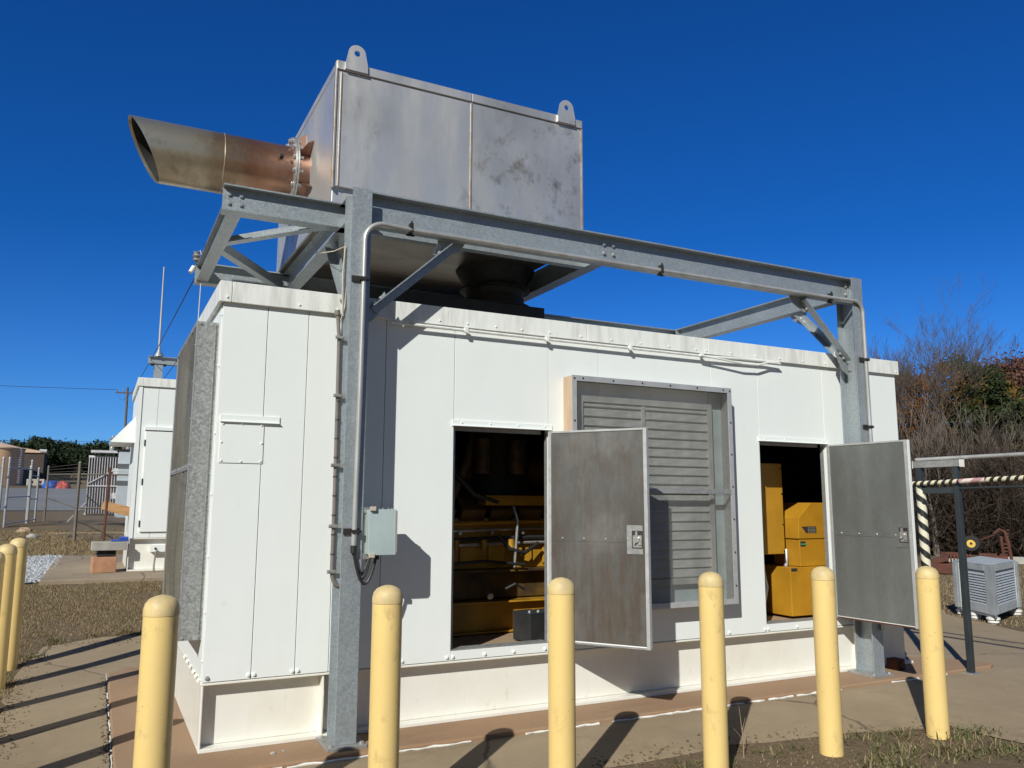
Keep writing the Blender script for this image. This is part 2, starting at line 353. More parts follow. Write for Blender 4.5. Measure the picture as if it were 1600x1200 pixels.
def two_tape(name, a, b_, freq, slope):
    m, nt, bs = newmat(name); tc = nt.nodes.new('ShaderNodeTexCoord'); sx = nt.nodes.new('ShaderNodeSeparateXYZ'); nt.links.new(tc.outputs['UV'], sx.inputs[0])
    k = nt.nodes.new('ShaderNodeMath'); k.operation = 'MULTIPLY_ADD'; nt.links.new(sx.outputs[0], k.inputs[0]); k.inputs[1].default_value = slope
    nt.links.new(mul(nt, sx.outputs[1], freq), k.inputs[2]); fr = nt.nodes.new('ShaderNodeMath'); fr.operation = 'FRACT'; nt.links.new(k.outputs[0], fr.inputs[0])
    n = noise(nt, mapped(nt), 30, 4, .6, 0, 1); ad = nt.nodes.new('ShaderNodeMath'); ad.operation = 'MULTIPLY_ADD'; nt.links.new(n, ad.inputs[0]); ad.inputs[1].default_value = .42; nt.links.new(fr.outputs[0], ad.inputs[2])
    lt = nt.nodes.new('ShaderNodeMath'); lt.operation = 'LESS_THAN'; nt.links.new(ad.outputs[0], lt.inputs[0]); lt.inputs[1].default_value = .72
    nt.links.new(mix(nt, lt.outputs[0], a, b_), bs.inputs['Base Color']); bs.inputs['Roughness'].default_value = .45; return m
G['hazard'] = two_tape('black_yellow_hazard_tape', (.02,.02,.02), (.66,.60,.42), 13, 1)
G['hazard_post'] = two_tape('hazard_post_tape', (.02,.02,.02), (.66,.62,.48), 7.5, 1.6)
G['redwhite'] = two_tape('red_white_tape', (.46,.24,.25), (.70,.60,.57), 5, 1)

# ------------------------------------------------------------------ terrain
LY = [-1e4, 3.4, 7.6, 20, 27, 40, 60, 175, 230, 320, 1e4]
LZ = [0, 0, .44, .48, .8, .92, 1.15, 4.1, 6.5, 14, 14]
def sm(a, b, x):
    t = np.clip((x-a)/(b-a), 0, 1); return t*t*(3-2*t)
def H(x, y):
    x = np.asarray(x, float); y = np.asarray(y, float)
    ys = (np.interp(y-.6, LY, LZ)+np.interp(y+.6, LY, LZ)+np.interp(y, LY, LZ))/3
    ml = 1-sm(.14, .34, x/(np.maximum(y,0)+8))
    d = np.hypot(x+.67, y+5.6); az = np.degrees(np.arctan2(x+.67, y+5.6))
    mr = sm(33, 46, az)*(1-sm(100,130,az))
    hr = .14*np.clip(d-33, 0, 75)+.9*sm(30,40,d)*0
    return ys*ml*(1-mr)+hr*mr+.062*sm(-1.4,-.5,y)*(1-sm(7.7,9.6,x))*(1-sm(20,40,y))
def h(x, y): return float(H(x, y))

def ground_mat():
    m, nt, b = newmat('dry_grass_and_soil'); v = mapped(nt)
    n1 = noise(nt, v, .55, 8, .7, .3, .7); n2 = noise(nt, v, 9, 6, .75, .3, .7); n3 = noise(nt, v, 60, 3, .7, .3, .7); n4 = noise(nt, v, .9, 5, .6, .5, .7)
    c = mix(nt, n1, (.23,.165,.105), (.15,.108,.07)); c = mix(nt, mul(nt, n2, .6), c, (.24,.18,.115)); c = mix(nt, mul(nt, n3, .5), c, (.075,.055,.035)); c = mix(nt, mul(nt, n4, .35), c, (.085,.085,.04))
    # leaf-littered woodland floor out to the right
    tc = nt.nodes.new('ShaderNodeTexCoord'); sx = nt.nodes.new('ShaderNodeSeparateXYZ'); nt.links.new(tc.outputs['Object'], sx.inputs[0])
    mr = nt.nodes.new('ShaderNodeMapRange'); mr.inputs[1].default_value = 25.5; mr.inputs[2].default_value = 28; nt.links.new(sx.outputs[0], mr.inputs[0])
    c = mix(nt, mr.outputs[0], c, mix(nt, noise(nt, v, 1.3, 8, .8, .35, .65), (.085,.058,.04), (.05,.036,.026)))
    nt.links.new(c, b.inputs['Base Color']); b.inputs['Roughness'].default_value = .95; b.inputs['Specular IOR Level'].default_value = .1
    bump(nt, b, n2, .6, .03); return m
G['ground'] = ground_mat()
def make_ground():
    def ax(a, b, step, far, sgn):
        out = []; p, s = (b if sgn > 0 else a), step
        while abs(p) < far: s *= 1.22; p += sgn*s; out.append(p)
        return out
    xs = sorted(ax(-8,26,.5,4000,-1)+list(np.arange(-8,26.01,.5))+ax(-8,26,.5,4000,1))
    ys = sorted(ax(-8,30,.5,4000,-1)+list(np.arange(-8,30.01,.5))+ax(-8,30,.5,4000,1))
    X, Y = np.meshgrid(xs, ys); Z = H(X, Y); nx = len(xs)
    vs = list(zip(X.ravel().tolist(), Y.ravel().tolist(), Z.ravel().tolist()))
    fs = [(j*nx+i, j*nx+i+1, (j+1)*nx+i+1, (j+1)*nx+i) for j in range(len(ys)-1) for i in range(nx-1)]
    me = bpy.data.meshes.new('ground'); me.from_pydata(vs, [], fs); me.materials.append(G['ground'])
    me.polygons.foreach_set('use_smooth', [True]*len(fs))
    o = bpy.data.objects.new('ground', me); COL.objects.link(o); return structure(o)
make_ground()

def sheet(name, pts, m, off=.01, step=.5, flat=None):
    """a thin sheet that follows the ground"""
    bm = bmesh.new(); bm.faces.new([bm.verts.new((x,y,0)) for x, y in pts])
    for k in (0,1):
        lo = min(p[k] for p in pts); hi = max(p[k] for p in pts); q = math.floor(lo/step)*step+step
        while q < hi:
            no = (1,0,0) if k == 0 else (0,1,0); co = (q,0,0) if k == 0 else (0,q,0)
            bmesh.ops.bisect_plane(bm, geom=bm.verts[:]+bm.edges[:]+bm.faces[:], plane_co=co, plane_no=no); q += step
    for v in bm.verts: v.co.z = (h(v.co.x, v.co.y) if flat is None else flat)+off
    bmesh.ops.recalc_face_normals(bm, faces=bm.faces)
    if sum(f.normal.z for f in bm.faces) < 0: bmesh.ops.reverse_faces(bm, faces=bm.faces)
    me = bpy.data.meshes.new(name); bm.to_mesh(me); bm.free(); me.materials.append(m)
    o = bpy.data.objects.new(name, me); COL.objects.link(o); return structure(o)

def wavy(pts, amp, seed=1, n=14):
    rnd = random.Random(seed); out = []
    for i in range(len(pts)):
        a, b = pts[i], pts[(i+1)%len(pts)]; L = math.dist(a,b)
        if L < .6: out.append(a); continue
        k = max(2, min(60, int(L/.28)))
        for j in range(k):
            t = j/k; w = 0 if j == 0 else amp; out.append((a[0]+(b[0]-a[0])*t+rnd.uniform(-w,w), a[1]+(b[1]-a[1])*t+rnd.uniform(-w,w)))
    return out
# concrete pavement: front strip, the drive sweeping away at the right, the strip left of the slab
sheet('pavement', wavy([(-1.22,-1.12),(-1.22,3.2),(-1.05,4.3),(-.5,4.55),(.3,4.5),(.3,3.2),(11.5,3.2),(10.95,2.7),(10.2,1.0),(9.7,-1.4),(9.4,-6),(6.2,-6),(5.35,-2.3),(5.15,-1.42),(4.3,-1.22),(3.3,-1.1),(2.5,-1.14),(-.4,-1.14)], .06, 3), G['pave'], .008)
sheet('parking_lot', [(-60,52),(30,52),(40,172),(-90,172)], G['lot'], .04, 4)
sheet('gravel_patch', wavy([(-3.2,7.9),(-1.42,7.9),(-1.22,9.2),(-1.15,14),(-3.4,14)], .07, 5), None or simple('pale_gravel', (.40,.42,.44), .9, 0, (.10,.11,.12), 22, (1,1,1), 1, .8), .02)
sheet('dirt_path', wavy([(13,5.9),(24,10.6),(24,11.0),(13,6.25)], .05, 8), G['pave'], .012)

slab = structure(MB().poly([(-.47,-.41,-.05),(7.22,-.41,-.05),(7.34,-.36,-.05),(7.36,-.2,-.05),(6.9,.25,-.05),(6.9,3.1,-.05),(-.3,3.1,-.05),(-.47,2.9,-.05)], (0,0,.15)).build('slab', G['slab'], bevel=.012))
rnd = random.Random(4); b = MB(); x = -.35
while x < 7.3:
    L = rnd.uniform(.1,.6); 
    if rnd.random() < .8:
        n = max(2,int(L/.05)); b.tube([(x+L*i/n, -.414-.004*rnd.random()-.005*math.sin(i*1.7+x), .072+.005*rnd.random()) for i in range(n+1)], [rnd.uniform(.004,.011) for _ in range(n+1)], 6)
    x += L+rnd.uniform(0,.08)
se = b.build('sealant_strip', G['sealant'], slab)
rnd = random.Random(14); b = MB(); y = -.38
while y < 2.9:
    L = rnd.uniform(.08,.4)
    if rnd.random() < .6: n = max(2,int(L/.05)); b.tube([(-.474-.005*rnd.random(), y+L*i/n, h(-.474,y)+.011+.005*rnd.random()) for i in range(n+1)], [rnd.uniform(.003,.008) for _ in range(n+1)], 6)
    y += L+rnd.uniform(.02,.25)
b.build('sealant_strip', G['sealant'], slab)
n = 70; MB().tube([(-.482+.006*math.sin(i*2.3), -.41+3.3*i/n, h(-.48,-.41+3.3*i/n)+.006) for i in range(n+1)], [.004+.006*abs(math.sin(i*1.9)) for i in range(n+1)], 6).build('joint_dirt', G['soot'], slab)
pad = structure(MB().box(-1.3,8.0,7.75,13.6,.1,.55).build('concrete_pad', G['pad'], bevel=.015))
structure(MB().box(24,60,13.3,13.6,-.3,.22).build('road_kerb', G['stone'])) if False else None

# ------------------------------------------------------------------ generator enclosure
EL, ED, ZB, ZF, ZT = 6.636, 2.36, .519, 2.98, 3.122
def enclosure_shell(root, ox, oy, oz, front_openings=True):
    """roof, walls, fascia and skid shared by both units (offset ox,oy,oz)"""
    P = lambda x0,x1,y0,y1,z0,z1: (ox+x0,ox+x1,oy+y0,oy+y1,oz+z0,oz+z1)
    g = .0022
    w = MB()
    xs = [.0,.297,.576,.80,1.145,1.690]
    for a, c in zip(xs[:-1], xs[1:]): w.box(*P(a+g, c-g, 0, .02, ZB+.004, ZF+.02))
    if front_openings:
        w.box(*P(1.69+g,2.507-g,0,.02,2.232,ZF+.02)); w.box(*P(1.69,2.507,0,.02,ZB+.004,.589))
        for a, c in zip([2.507,2.987,4.181,4.736][:-1],[2.987,4.181,4.736]): w.box(*P(a+g,c-g,0,.02,ZB+.004,ZF+.02))
        w.box(*P(4.736+g,5.575-g,0,.02,2.232,ZF+.02)); w.box(*P(4.736,5.575,0,.02,ZB+.004,.589))
        for a, c in ((5.575,5.86),(5.86,EL)): w.box(*P(a+g,c-g,0,.02,ZB+.004,ZF+.02))
    else:
        for a, c in zip([1.69,2.6,3.5,4.5,5.5],[2.6,3.5,4.5,5.5,EL]): w.box(*P(a+g,c-g,0,.02,ZB+.004,ZF+.02))
    wall = w.build('front_wall', G['white'], root, bevel=.002)
    bk = MB()
    for a, c, z0, z1 in (((.004,1.69,ZB,ZF+.01),(1.69,2.507,2.232,ZF+.01),(1.69,2.507,ZB,.589),(2.507,4.736,ZB,ZF+.01),(4.736,5.575,2.232,ZF+.01),(4.736,5.575,ZB,.589),(5.575,EL-.004,ZB,ZF+.01)) if front_openings else ((.004,EL-.004,ZB,ZF+.01),)):
        bk.box(*P(a,c,.0225,.06,z0+.002,z1))
    bk.build('wall_core', G['white'], root)
    MB().box(*P(0,.03,.0625,ED-.06,ZB+.004,ZF+.02)).build('left_wall', G['white'], root)
    MB().box(*P(EL-.03,EL,.0625,ED-.06,ZB+.004,ZF+.02)).build('right_wall', G['white'], root)
    MB().box(*P(0,EL,ED-.055,ED,ZB+.004,ZF+.02)).build('back_wall', G['white'], root)
    r = MB(); r.box(*P(.02,EL-.02,.02,ED-.02,ZF+.03,ZT-.03)); r.build('roof', G['fascia'], root)
    f = MB(); t = .03
    js = [-t,.05,1.62,2.86,4.09,4.14,5.3,EL+t]
    for a, c in zip(js[:-1], js[1:]): f.box(*P(a+.0015,c-.0015,-t,-.0015,ZF,ZT))
    f.box(*P(-t,-.0015,.0005,ED+t,ZF,ZT)); f.box(*P(EL+.0015,EL+t,.0005,ED+t,ZF,ZT)); f.box(*P(.001,EL-.001,ED+.0015,ED+t,ZF,ZT))
    f.box(*P(-t+.004,EL+t-.004,-t+.004,ED+t-.004,ZT-.0295,ZT-.004))
    fa = f.build('roof_fascia', G['fascia'], root, bevel=.003)
    s = MB()
    z0 = .1 if oz == 0 else .0
    for y0, s1 in ((0,1),(ED,-1)):
        s.box(*P(-.006,EL+.006,min(y0,y0+s1*.10),max(y0,y0+s1*.10),ZB-.016,ZB-.001))
        s.box(*P(0,EL,min(y0+s1*.085,y0+s1*.10),max(y0+s1*.085,y0+s1*.10),z0+.026,ZB-.0165))
        s.box(*P(0,EL,min(y0-s1*.004,y0+s1*.10),max(y0-s1*.004,y0+s1*.10),z0,z0+.025))
    s.box(*P(0,.012,.101,ED-.101,z0+.001,ZB-.002)); s.box(*P(EL-.012,EL,.101,ED-.101,z0+.001,ZB-.002))
    s.box(*P(0.0,.013,.002,.1005,z0+.0255,ZB-.0165))
    sk = s.build('skid_base', G['skid'], root, bevel=.004)
    for x in (.765, 5.905, 1.0):
        MB().poly([(ox+x,oy+.006,oz+z0+.026),(ox+x,oy+.084,oz+z0+.026),(ox+x,oy+.084,oz+ZB-.017),(ox+x,oy+.012,oz+ZB-.017),(ox+x,oy-.006,oz+ZB-.14)], (.012,0,0)).build('stiffener_plate', G['skid'], root, bevel=.002)
    return wall, fa, sk

gen = thing('generator_enclosure', 'long white panelled generator enclosure with two open doors under the steel frame', 'generator enclosure', (0,0,.1))
wall, fascia, skid = enclosure_shell(gen, 0, 0, 0)
# floor; lining colour blackened to stand for the deep shade inside
b = MB(); b.box(.035,EL-.035,.064,ED-.06,ZB+.004,ZB+.03); b.build('floor_deck', G['yellow_block'] if False else G['wood'], gen)
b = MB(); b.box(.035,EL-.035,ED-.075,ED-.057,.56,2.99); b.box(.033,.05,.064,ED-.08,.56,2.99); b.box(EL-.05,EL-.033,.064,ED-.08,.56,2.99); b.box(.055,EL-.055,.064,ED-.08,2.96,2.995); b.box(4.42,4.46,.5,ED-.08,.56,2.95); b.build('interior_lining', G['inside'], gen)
# door opening trims: header drip strip and sill
for a, c in ((1.69,2.507),(4.736,5.575)):
    b = MB(); b.box(a-.018,c+.03,-.012,-.0015,2.228,2.268); b.box(a-.018,c+.03,-.03,-.0015,2.222,2.2275); b.build('header_trim', G['white'], gen, bevel=.0015)
    b = MB(); b.box(a,a+.018,.0005,.062,.592,2.2315) if False else b.box(a+.001,a+.02,.021,.10,.592,2.20); b.box(c-.006,c-.001,.021,.06,.60,2.20); b.box(a+.021,c-.036,.061,.10,2.195,2.23); b.build('door_jamb', G['galv_grey'], gen)
    b = MB(); b.box(a+.002,c-.002,.0005,.115,.5895,.597); b.build('door_sill', G['galv_grey'], gen)
    for k in range(4): bolt(gen, (a+.06+(c-a-.1)*k/3,-.0125,2.25), (0,-1,0), .006, G['white'])
# bolts along the sill and the fascia
for x in (.03,.28,.315,.56,.595,1.15,1.32,1.66,1.705,1.96,2.2,2.47,4.0,4.3,4.71,4.75,5.1):
    bolt(gen, (x,-.0005,.548), (0,-1,0), .011, G['white'] if x > .1 else G['steel'])
for x in (.02,.5,.77,1.3,1.55,1.78,2.02,2.25,2.5,2.8,3.1,3.4,3.7,4.0,4.12,4.4,4.7,5.0,5.3,5.6,6.2,6.62):
    bolt(gen, (x,-.0305,3.012), (0,-1,0), .007, G['white'])
for x in (.012,.02): 
    for z in (2.9,2.55,2.1,1.7,1.3,.95,.65): 
        if x < .015: bolt(gen, (-.0005,.03,z), (-1,0,0), .009, G['white'])
for y in (.1,.25,.4,.6,.8,1.0): bolt(gen, (-.0065,y,.52), (-.7,0,.7), .014, G['skid'])
# access cover with drip bar
b = MB(); b.box(.024,.304,-.006,-.0012,1.905,2.178); ac = b.build('access_cover', G['white'], gen, bevel=.0015)
for x, z in ((.04,2.16),(.16,2.165),(.288,2.16),(.035,2.04),(.292,2.04),(.04,1.92),(.165,1.917),(.29,1.92)): bolt(ac, (x,-.0062,z), (0,-1,0), .006, G['white'])
b = MB(); b.box(.02,.405,-.009,-.0013,2.18,2.222); b.box(.02,.405,-.022,-.0013,2.174,2.1797); b.build('drip_bar', G['white'], gen, bevel=.0015)

# doors -------------------------------------------------------------
def make_door(hx, ang, width, m, rusty, hy=-.012):
    """hinged at (hx,hy); ang = direction from hinge to free edge; liner side faces left"""
    u = V((math.cos(ang), math.sin(ang), 0)); n = V((u.y, -u.x, 0))     # n: the inner face's normal (towards the viewer)
    z0, z1 = .603, 2.214; hz = V((hx,hy,0)); up = V((0,0,1))
    d = MB(); d.obox(hz+u*(width/2)+up*((z0+z1)/2)-n*.021, u, n, up, width/2, .019, (z1-z0)/2)
    door = d.build('door', G['white'], gen, bevel=.003); 
    lp = MB(); lp.obox(hz+u*(width/2)+up*((z0+z1)/2)+n*.0005, u, n, up, width/2-.028, .002, (z1-z0)/2-.022); lp.build('perforated_liner', m, door)
    fr = MB()
    for c, hw, hh in (((.013),.013,(z1-z0)/2),((width-.014),.014,(z1-z0)/2)): fr.obox(hz+u*c+up*((z0+z1)/2)+n*.004, u, n, up, hw, .006, hh)
    fr.obox(hz+u*(width/2)+up*(z1-.008)+n*.0035, u, n, up, width/2-.029, .005, .008)
    fr.build('edge_frame', G['door_edge'], door, bevel=.002)
    bt = MB(); bt.obox(hz+u*(width/2)+up*(z0+.006)+n*.0035, u, n, up, width/2-.029, .005, .006); bt.build('bottom_channel', G['rust'] if rusty else G['galv_grey'], door)
    sm_ = MB(); sm_.obox(hz+u*(width/2-.035)+up*1.385+n*.0036, u, n, up, width/2-.075, .0016, .022); st = sm_.build('seam_strip', m, door)
    for k in range(4): bolt(st, hz+u*(.12+k*(width-.28)/3)+up*1.385+n*.0052, n, .006, G['steel'])
    # recessed slam latch
    c = hz+u*(width-.085)+up*1.385
    pl = MB()
    for du, dz, hu, hh in ((-.062,0,.02,.105),(.0,.085,.0415,.02),(.0,-.085,.0415,.02)): pl.obox(c+u*du+up*dz+n*.0045, u, n, up, hu, .0022, hh)
    pl.build('latch_plate', m if rusty else G['galv_grey'], door)
    MB().obox(c+n*.0032, u, n, up, .0415, .0006, .064).build('latch_recess', G['black'], door)
    la = MB(); la.obox(c-up*.012+n*.006, u, n, up, .034, .002, .044); la.cyl(c+n*.008, c+n*.03, .024, .02, 14); la.bar(c+n*.02-up*.01, c+n*.024+up*.062, .016, .014, n); la.obox(c+n*.012+u*.02-up*.02, u, n, up, .012, .006, .018); la.cyl(c+n*.03-u*.012-up*.02, c+n*.036-u*.012-up*.02,.008,.008,8)
    la.build('latch', G['steel'], door, smooth=True)
    hg = MB()
    for z in (.85,1.4,1.98): hg.cyl(hz-n*.042+u*.0+up*(z-.05), hz-n*.042+up*(z+.05), .009, .009, 10)
    hg.build('hinge', G['steel'], door)
    return door
make_door(2.5, math.atan2(-.815,.58), .81, G['door_old'], False)
make_door(5.588, math.atan2(-.9987,.05), .84, G['door_grey'], True)

# louvre vent ---------------------------------------------------------
LX0, LX1, LZ0, LZ1, LY0 = 2.646, 4.288, .808, 2.662, -.135
b = MB(); b.box(LX0,LX0+.006,LY0,-.0015,LZ0,LZ1); vent = b.build('louver_vent', G['tan_side'], gen); vent['label'] = 'screened louver vent box between the two doors'
b = MB(); b.box(LX1-.006,LX1,LY0,-.0015,LZ0,LZ1); b.box(LX0+.0065,LX1-.0065,LY0,-.0015,LZ1-.006,LZ1); b.box(LX0+.0065,LX1-.0065,LY0,-.0015,LZ0,LZ0+.006); b.build('vent_box', G['galv_grey'], vent)
b = MB(); q = .042
b.box(LX0-.003,LX0+q,LY0-.008,LY0-.001,LZ0-.003,LZ1+.003); b.box(LX1-q,LX1+.003,LY0-.008,LY0-.001,LZ0-.003,LZ1+.003)
b.box(LX0+q+.001,LX1-q-.001,LY0-.008,LY0-.001,LZ1-q,LZ1+.003); b.box(LX0+q+.001,LX1-q-.001,LY0-.008,LY0-.001,LZ0-.003,LZ0+q)
b.build('vent_frame', G['door_edge'], vent, bevel=.0015)
b = MB(); b.box(LX0+q+.001,LX1-q-.001,LY0-.012,LY0-.0045,1.735,1.775); b.build('middle_bar', G['galv_grey'], vent)
b = MB(); b.add([(LX0+.03,LY0+.0005,LZ0+.03),(LX1-.03,LY0+.0005,LZ0+.03),(LX1-.03,LY0+.0005,LZ1-.03),(LX0+.03,LY0+.0005,LZ1-.03)], [(0,1,2,3)]); b.build('insect_screen', G['screen'], vent, fix=False)
b = MB(); sx0, sx1, mz = 2.80, 4.09, 3.40
b.box(sx0-.05,sx0,-.055,-.0012,.98,2.52); b.box(sx1,sx1+.045,-.055,-.0012,.98,2.52); b.box(sx0+.001,sx1-.001,-.055,-.0012,2.47,2.52); b.box(sx0+.001,sx1-.001,-.055,-.0012,.98,1.03); b.box(mz-.018,mz+.018,-.05,-.0012,1.031,2.469)
b.build('louver_frame', G['louver'], vent, bevel=.001)
b = MB(); b.box(sx1+.047,LX1-.007,-.006,-.0013,.98,2.64); b.box(2.66,LX1-.0075,-.006,-.0013,.82,.975); b.build('flashing', G['jbox'], vent)
k = 0; z = 1.035
while z < 2.44:
    s_ = MB()
    for xa, xc in ((sx0+.003,mz-.02),(mz+.02,sx1-.003)):
        s_.extrude([(0,0),(.004,-.003),(.036,.012),(.036,.088),(.032,.09)] , (xc,-.004,z), (xa,-.004,z)) if False else s_.add(
          [(xa,-.042,z),(xc,-.042,z),(xa,-.046,z+.006),(xc,-.046,z+.006),(xa,-.028,z+.086),(xc,-.028,z+.086),(xa,-.024,z+.082),(xc,-.024,z+.082)],
          [(0,1,3,2),(2,3,5,4),(4,5,7,6),(6,7,1,0),(0,2,4,6),(1,7,5,3)])
    s_.build('louver_blade', G['louver'], vent); z += .0775
for k in range(6): bolt(vent, (LX0+.1+k*.29,LY0-.0085,LZ1-.018), (0,-1,0), .006, G['soot'])
for k in range(7): bolt(vent, (LX1-.018,LY0-.0085,LZ0+.15+k*.28), (0,-1,0), .006, G['soot'])
for z in (2.64,2.3,1.9): bolt(vent, (LX0+.02,LY0-.0085,z), (0,-1,0), .006, G['soot'])

# radiator intake hood on the left end ---------------------------------------
b = MB(); HX, HY0, HY1, HZ0, HZ1 = -.135, .15, 1.62, .765, 2.866
b.box(HX,-.0005,HY0,HY0+.004,HZ0,HZ1); b.box(HX,-.0005,HY1-.004,HY1,HZ0,HZ1); b.box(HX,-.0005,HY0+.0045,HY1-.0045,HZ1-.004,HZ1); b.box(HX,-.0005,HY0+.0045,HY1-.0045,HZ0,HZ0+.004)
b.box(-.028,-.022,HY0-.012,HY0-.0005,HZ0+.01,HZ1-.005)
hood = b.build('intake_hood', G['galv_hood'], gen); hood['label'] = 'galvanized screened intake hood on the left end'
b = MB(); b.box(HX-.01,HX-.0005,HY0-.001,HY0+.03,HZ0,HZ1+.004); b.box(HX-.01,HX-.0005,HY1-.03,HY1,HZ0,HZ1+.004); b.box(HX-.01,HX-.0005,HY0+.031,HY1-.031,HZ1-.03,HZ1+.004); b.box(HX-.012,HX-.0005,HY0+.031,HY1-.031,1.86,1.90); b.build('screen_frame', G['galv_grey'], hood, bevel=.001)
b = MB(); ny, nz = 24, 40; vs = []; rr = random.Random(2)
for j in range(nz+1):
    for i in range(ny+1):
        y = HY0+.02+(HY1-HY0-.04)*i/ny; z = HZ0+.02+(HZ1-HZ0-.04)*j/nz
        bul = .028*math.sin(math.pi*i/ny)*abs(math.sin(math.pi*(z-HZ0)/(HZ1-HZ0)*1.9))
        vs.append((HX-.003-bul-.012*math.sin(i*1.3+z*1.6)*math.sin(math.pi*i/ny), y, z))
b.add(vs, [(j*(ny+1)+i, j*(ny+1)+i+1, (j+1)*(ny+1)+i+1, (j+1)*(ny+1)+i) for j in range(nz) for i in range(ny)])
b.build('intake_screen', G['hood_screen'], hood, smooth=True)
MB().box(-.02,-.006,HY0+.01,HY1-.01,HZ0+.01,HZ1-.01).build('radiator_core', G['inside'], hood)
for x, z in ((-.12,2.85),(-.018,2.85),(-.12,.78),(-.02,.79)): bolt(hood, (x,HY0-.0005,z), (0,-1,0), .008, G['steel'])
for k in range(8): bolt(hood, (HX-.011,HY0+.015,.95+k*.25), (-1,0,0), .006, G['steel'])
for k in range(7): bolt(hood, (HX-.0125,HY0+.1+k*.2,1.88), (-1,0,0), .007, G['steel'])
# exhaust curb on the roof
b = MB(); b.box(1.25,2.975,.9,1.66,ZT+.001,3.47); b.build('roof_curb', G['black'], gen)

# ------------------------------------------------------------------ inside: engine, batteries, panels
eng = thing('generator_engine', 'yellow diesel engine inside the left open doorway', 'engine', (2.4,1.2,.55))
b = MB(); b.ibeam((1.0,.86,.69),(4.2,.86,.69),.26,.16,.014,.012); b.ibeam((1.0,1.7,.69),(4.2,1.7,.69),.26,.16,.014,.012)
b.build('base_rail', G['yellow_block'], eng, bevel=.002)
b = MB(); b.box(1.3,3.7,.92,1.62,.83,1.06); b.build('oil_pan', G['yellow_shaded'], eng, bevel=.01)
b = MB(); b.box(1.2,3.8,.80,1.74,1.062,1.085); b.build('pan_flange', G['yellow_shaded'], eng, bevel=.003)
b = MB(); b.box(1.25,3.75,.90,1.65,1.086,1.52)
for k in range(9): b.box(1.32+k*.27,1.48+k*.27,.875,.8995,1.12,1.30)
b.build('engine_block', G['yellow_block'], eng, bevel=.008)
for k in range(8):
    b = MB(); x = 1.4+k*.28; b.obox((x,.97,1.63), (1,0,0),(0,.8,.6),(0,-.6,.8), .115,.15,.06); b.build('valve_cover', G['yellow_shaded'], eng, bevel=.012)
for z, y, r_, mm in ((1.42,.84,.012,'steel'),(1.30,.85,.014,'steel'),(1.345,.835,.02,'rubber'),(1.48,.84,.016,'yellow')):
    b = MB(); b.tube([(1.2,y,z),(2.0,y-.01,z-.01),(2.8,y,z+.008),(3.7,y,z)], r_, 8); b.build('fuel_line', G[mm], eng, smooth=True)
b = MB(); b.cyl((1.4,1.25,1.95),(3.5,1.25,1.95),.16,.16,20); b.build('intake_manifold', G['yellow_shaded'], eng, smooth=True)
b = MB(); b.tube([(1.85,.9,2.9),(1.86,.88,2.3),(1.95,.86,1.95),(2.0,.85,1.75),(1.9,.86,1.55)], .05, 10); b.build('coolant_pipe', G['yellow_shaded'], eng, smooth=True)
b = MB(); b.tube([(2.25,.9,2.9),(2.24,.88,2.2),(2.18,.86,2.0),(2.0,.82,1.66)], .045, 10); b.build('breather_pipe', G['yellow_shaded'], eng, smooth=True)
for pts_, r_, mm in (([(1.75,.80,2.6),(1.8,.74,2.1),(1.78,.72,1.75),(1.95,.74,1.5)],.03,'rubber'),([(2.05,.82,1.9),(2.2,.74,1.72),(2.4,.74,1.66),(2.6,.8,1.7)],.028,'rubber'),([(2.45,.80,1.38),(2.55,.76,1.26),(2.7,.77,1.22),(2.85,.8,1.3)],.018,'rubber'),([(1.7,.78,1.2),(1.9,.74,1.14),(2.3,.75,1.16),(2.7,.77,1.12)],.014,'rubber'),([(2.6,.79,1.62),(2.62,.75,1.5),(2.60,.77,1.1)],.012,'steel'),([(2.48,.70,.93),(2.56,.68,.97),(2.66,.70,.92)],.012,'rubber')):
    MB().tube(pts_, r_, 8).build('hose', G[mm], eng, smooth=True)
for k in range(7): MB().cyl((1.5+k*.3,.80,1.395),(1.5+k*.3,.862,1.395),.016,.016,6).build('clamp_bolt', G['steel'], eng)
for k in range(3): MB().cyl((1.95+k*.33,.76,1.90),(1.95+k*.33,.76,2.2),.07,.07,14).build('filter', G['yellow_shaded'], eng, smooth=True)
b = MB(); b.box(2.30,2.98,.72,.885,1.63,1.70); b.box(2.30,2.98,.715,.885,1.702,1.715)
b.build('cover_ledge', G['yellow_block'], eng, bevel=.004)
b = MB(); b.box(1.72,1.86,.62,.78,1.72,2.15); b.build('junction_housing', G['yellow_shaded'], eng, bevel=.006)
b = MB(); b.cyl((2.62,1.2,1.7),(2.62,1.2,2.95),.3,.3,20); b.build('turbo_riser', G['soot'], eng, smooth=True)
b = MB()
for k in range(3): b.cyl((2.05+k*.26,.78,1.26),(2.05+k*.26,.78,1.34),.03,.03,10); 
b.build('plug_cap', G['yellow_block'], eng, smooth=True)
b = MB(); b.cyl((2.35,.72,.87),(2.35,.80,.90),.028,.02,10); b.build('drain_valve', G['steel'], eng)
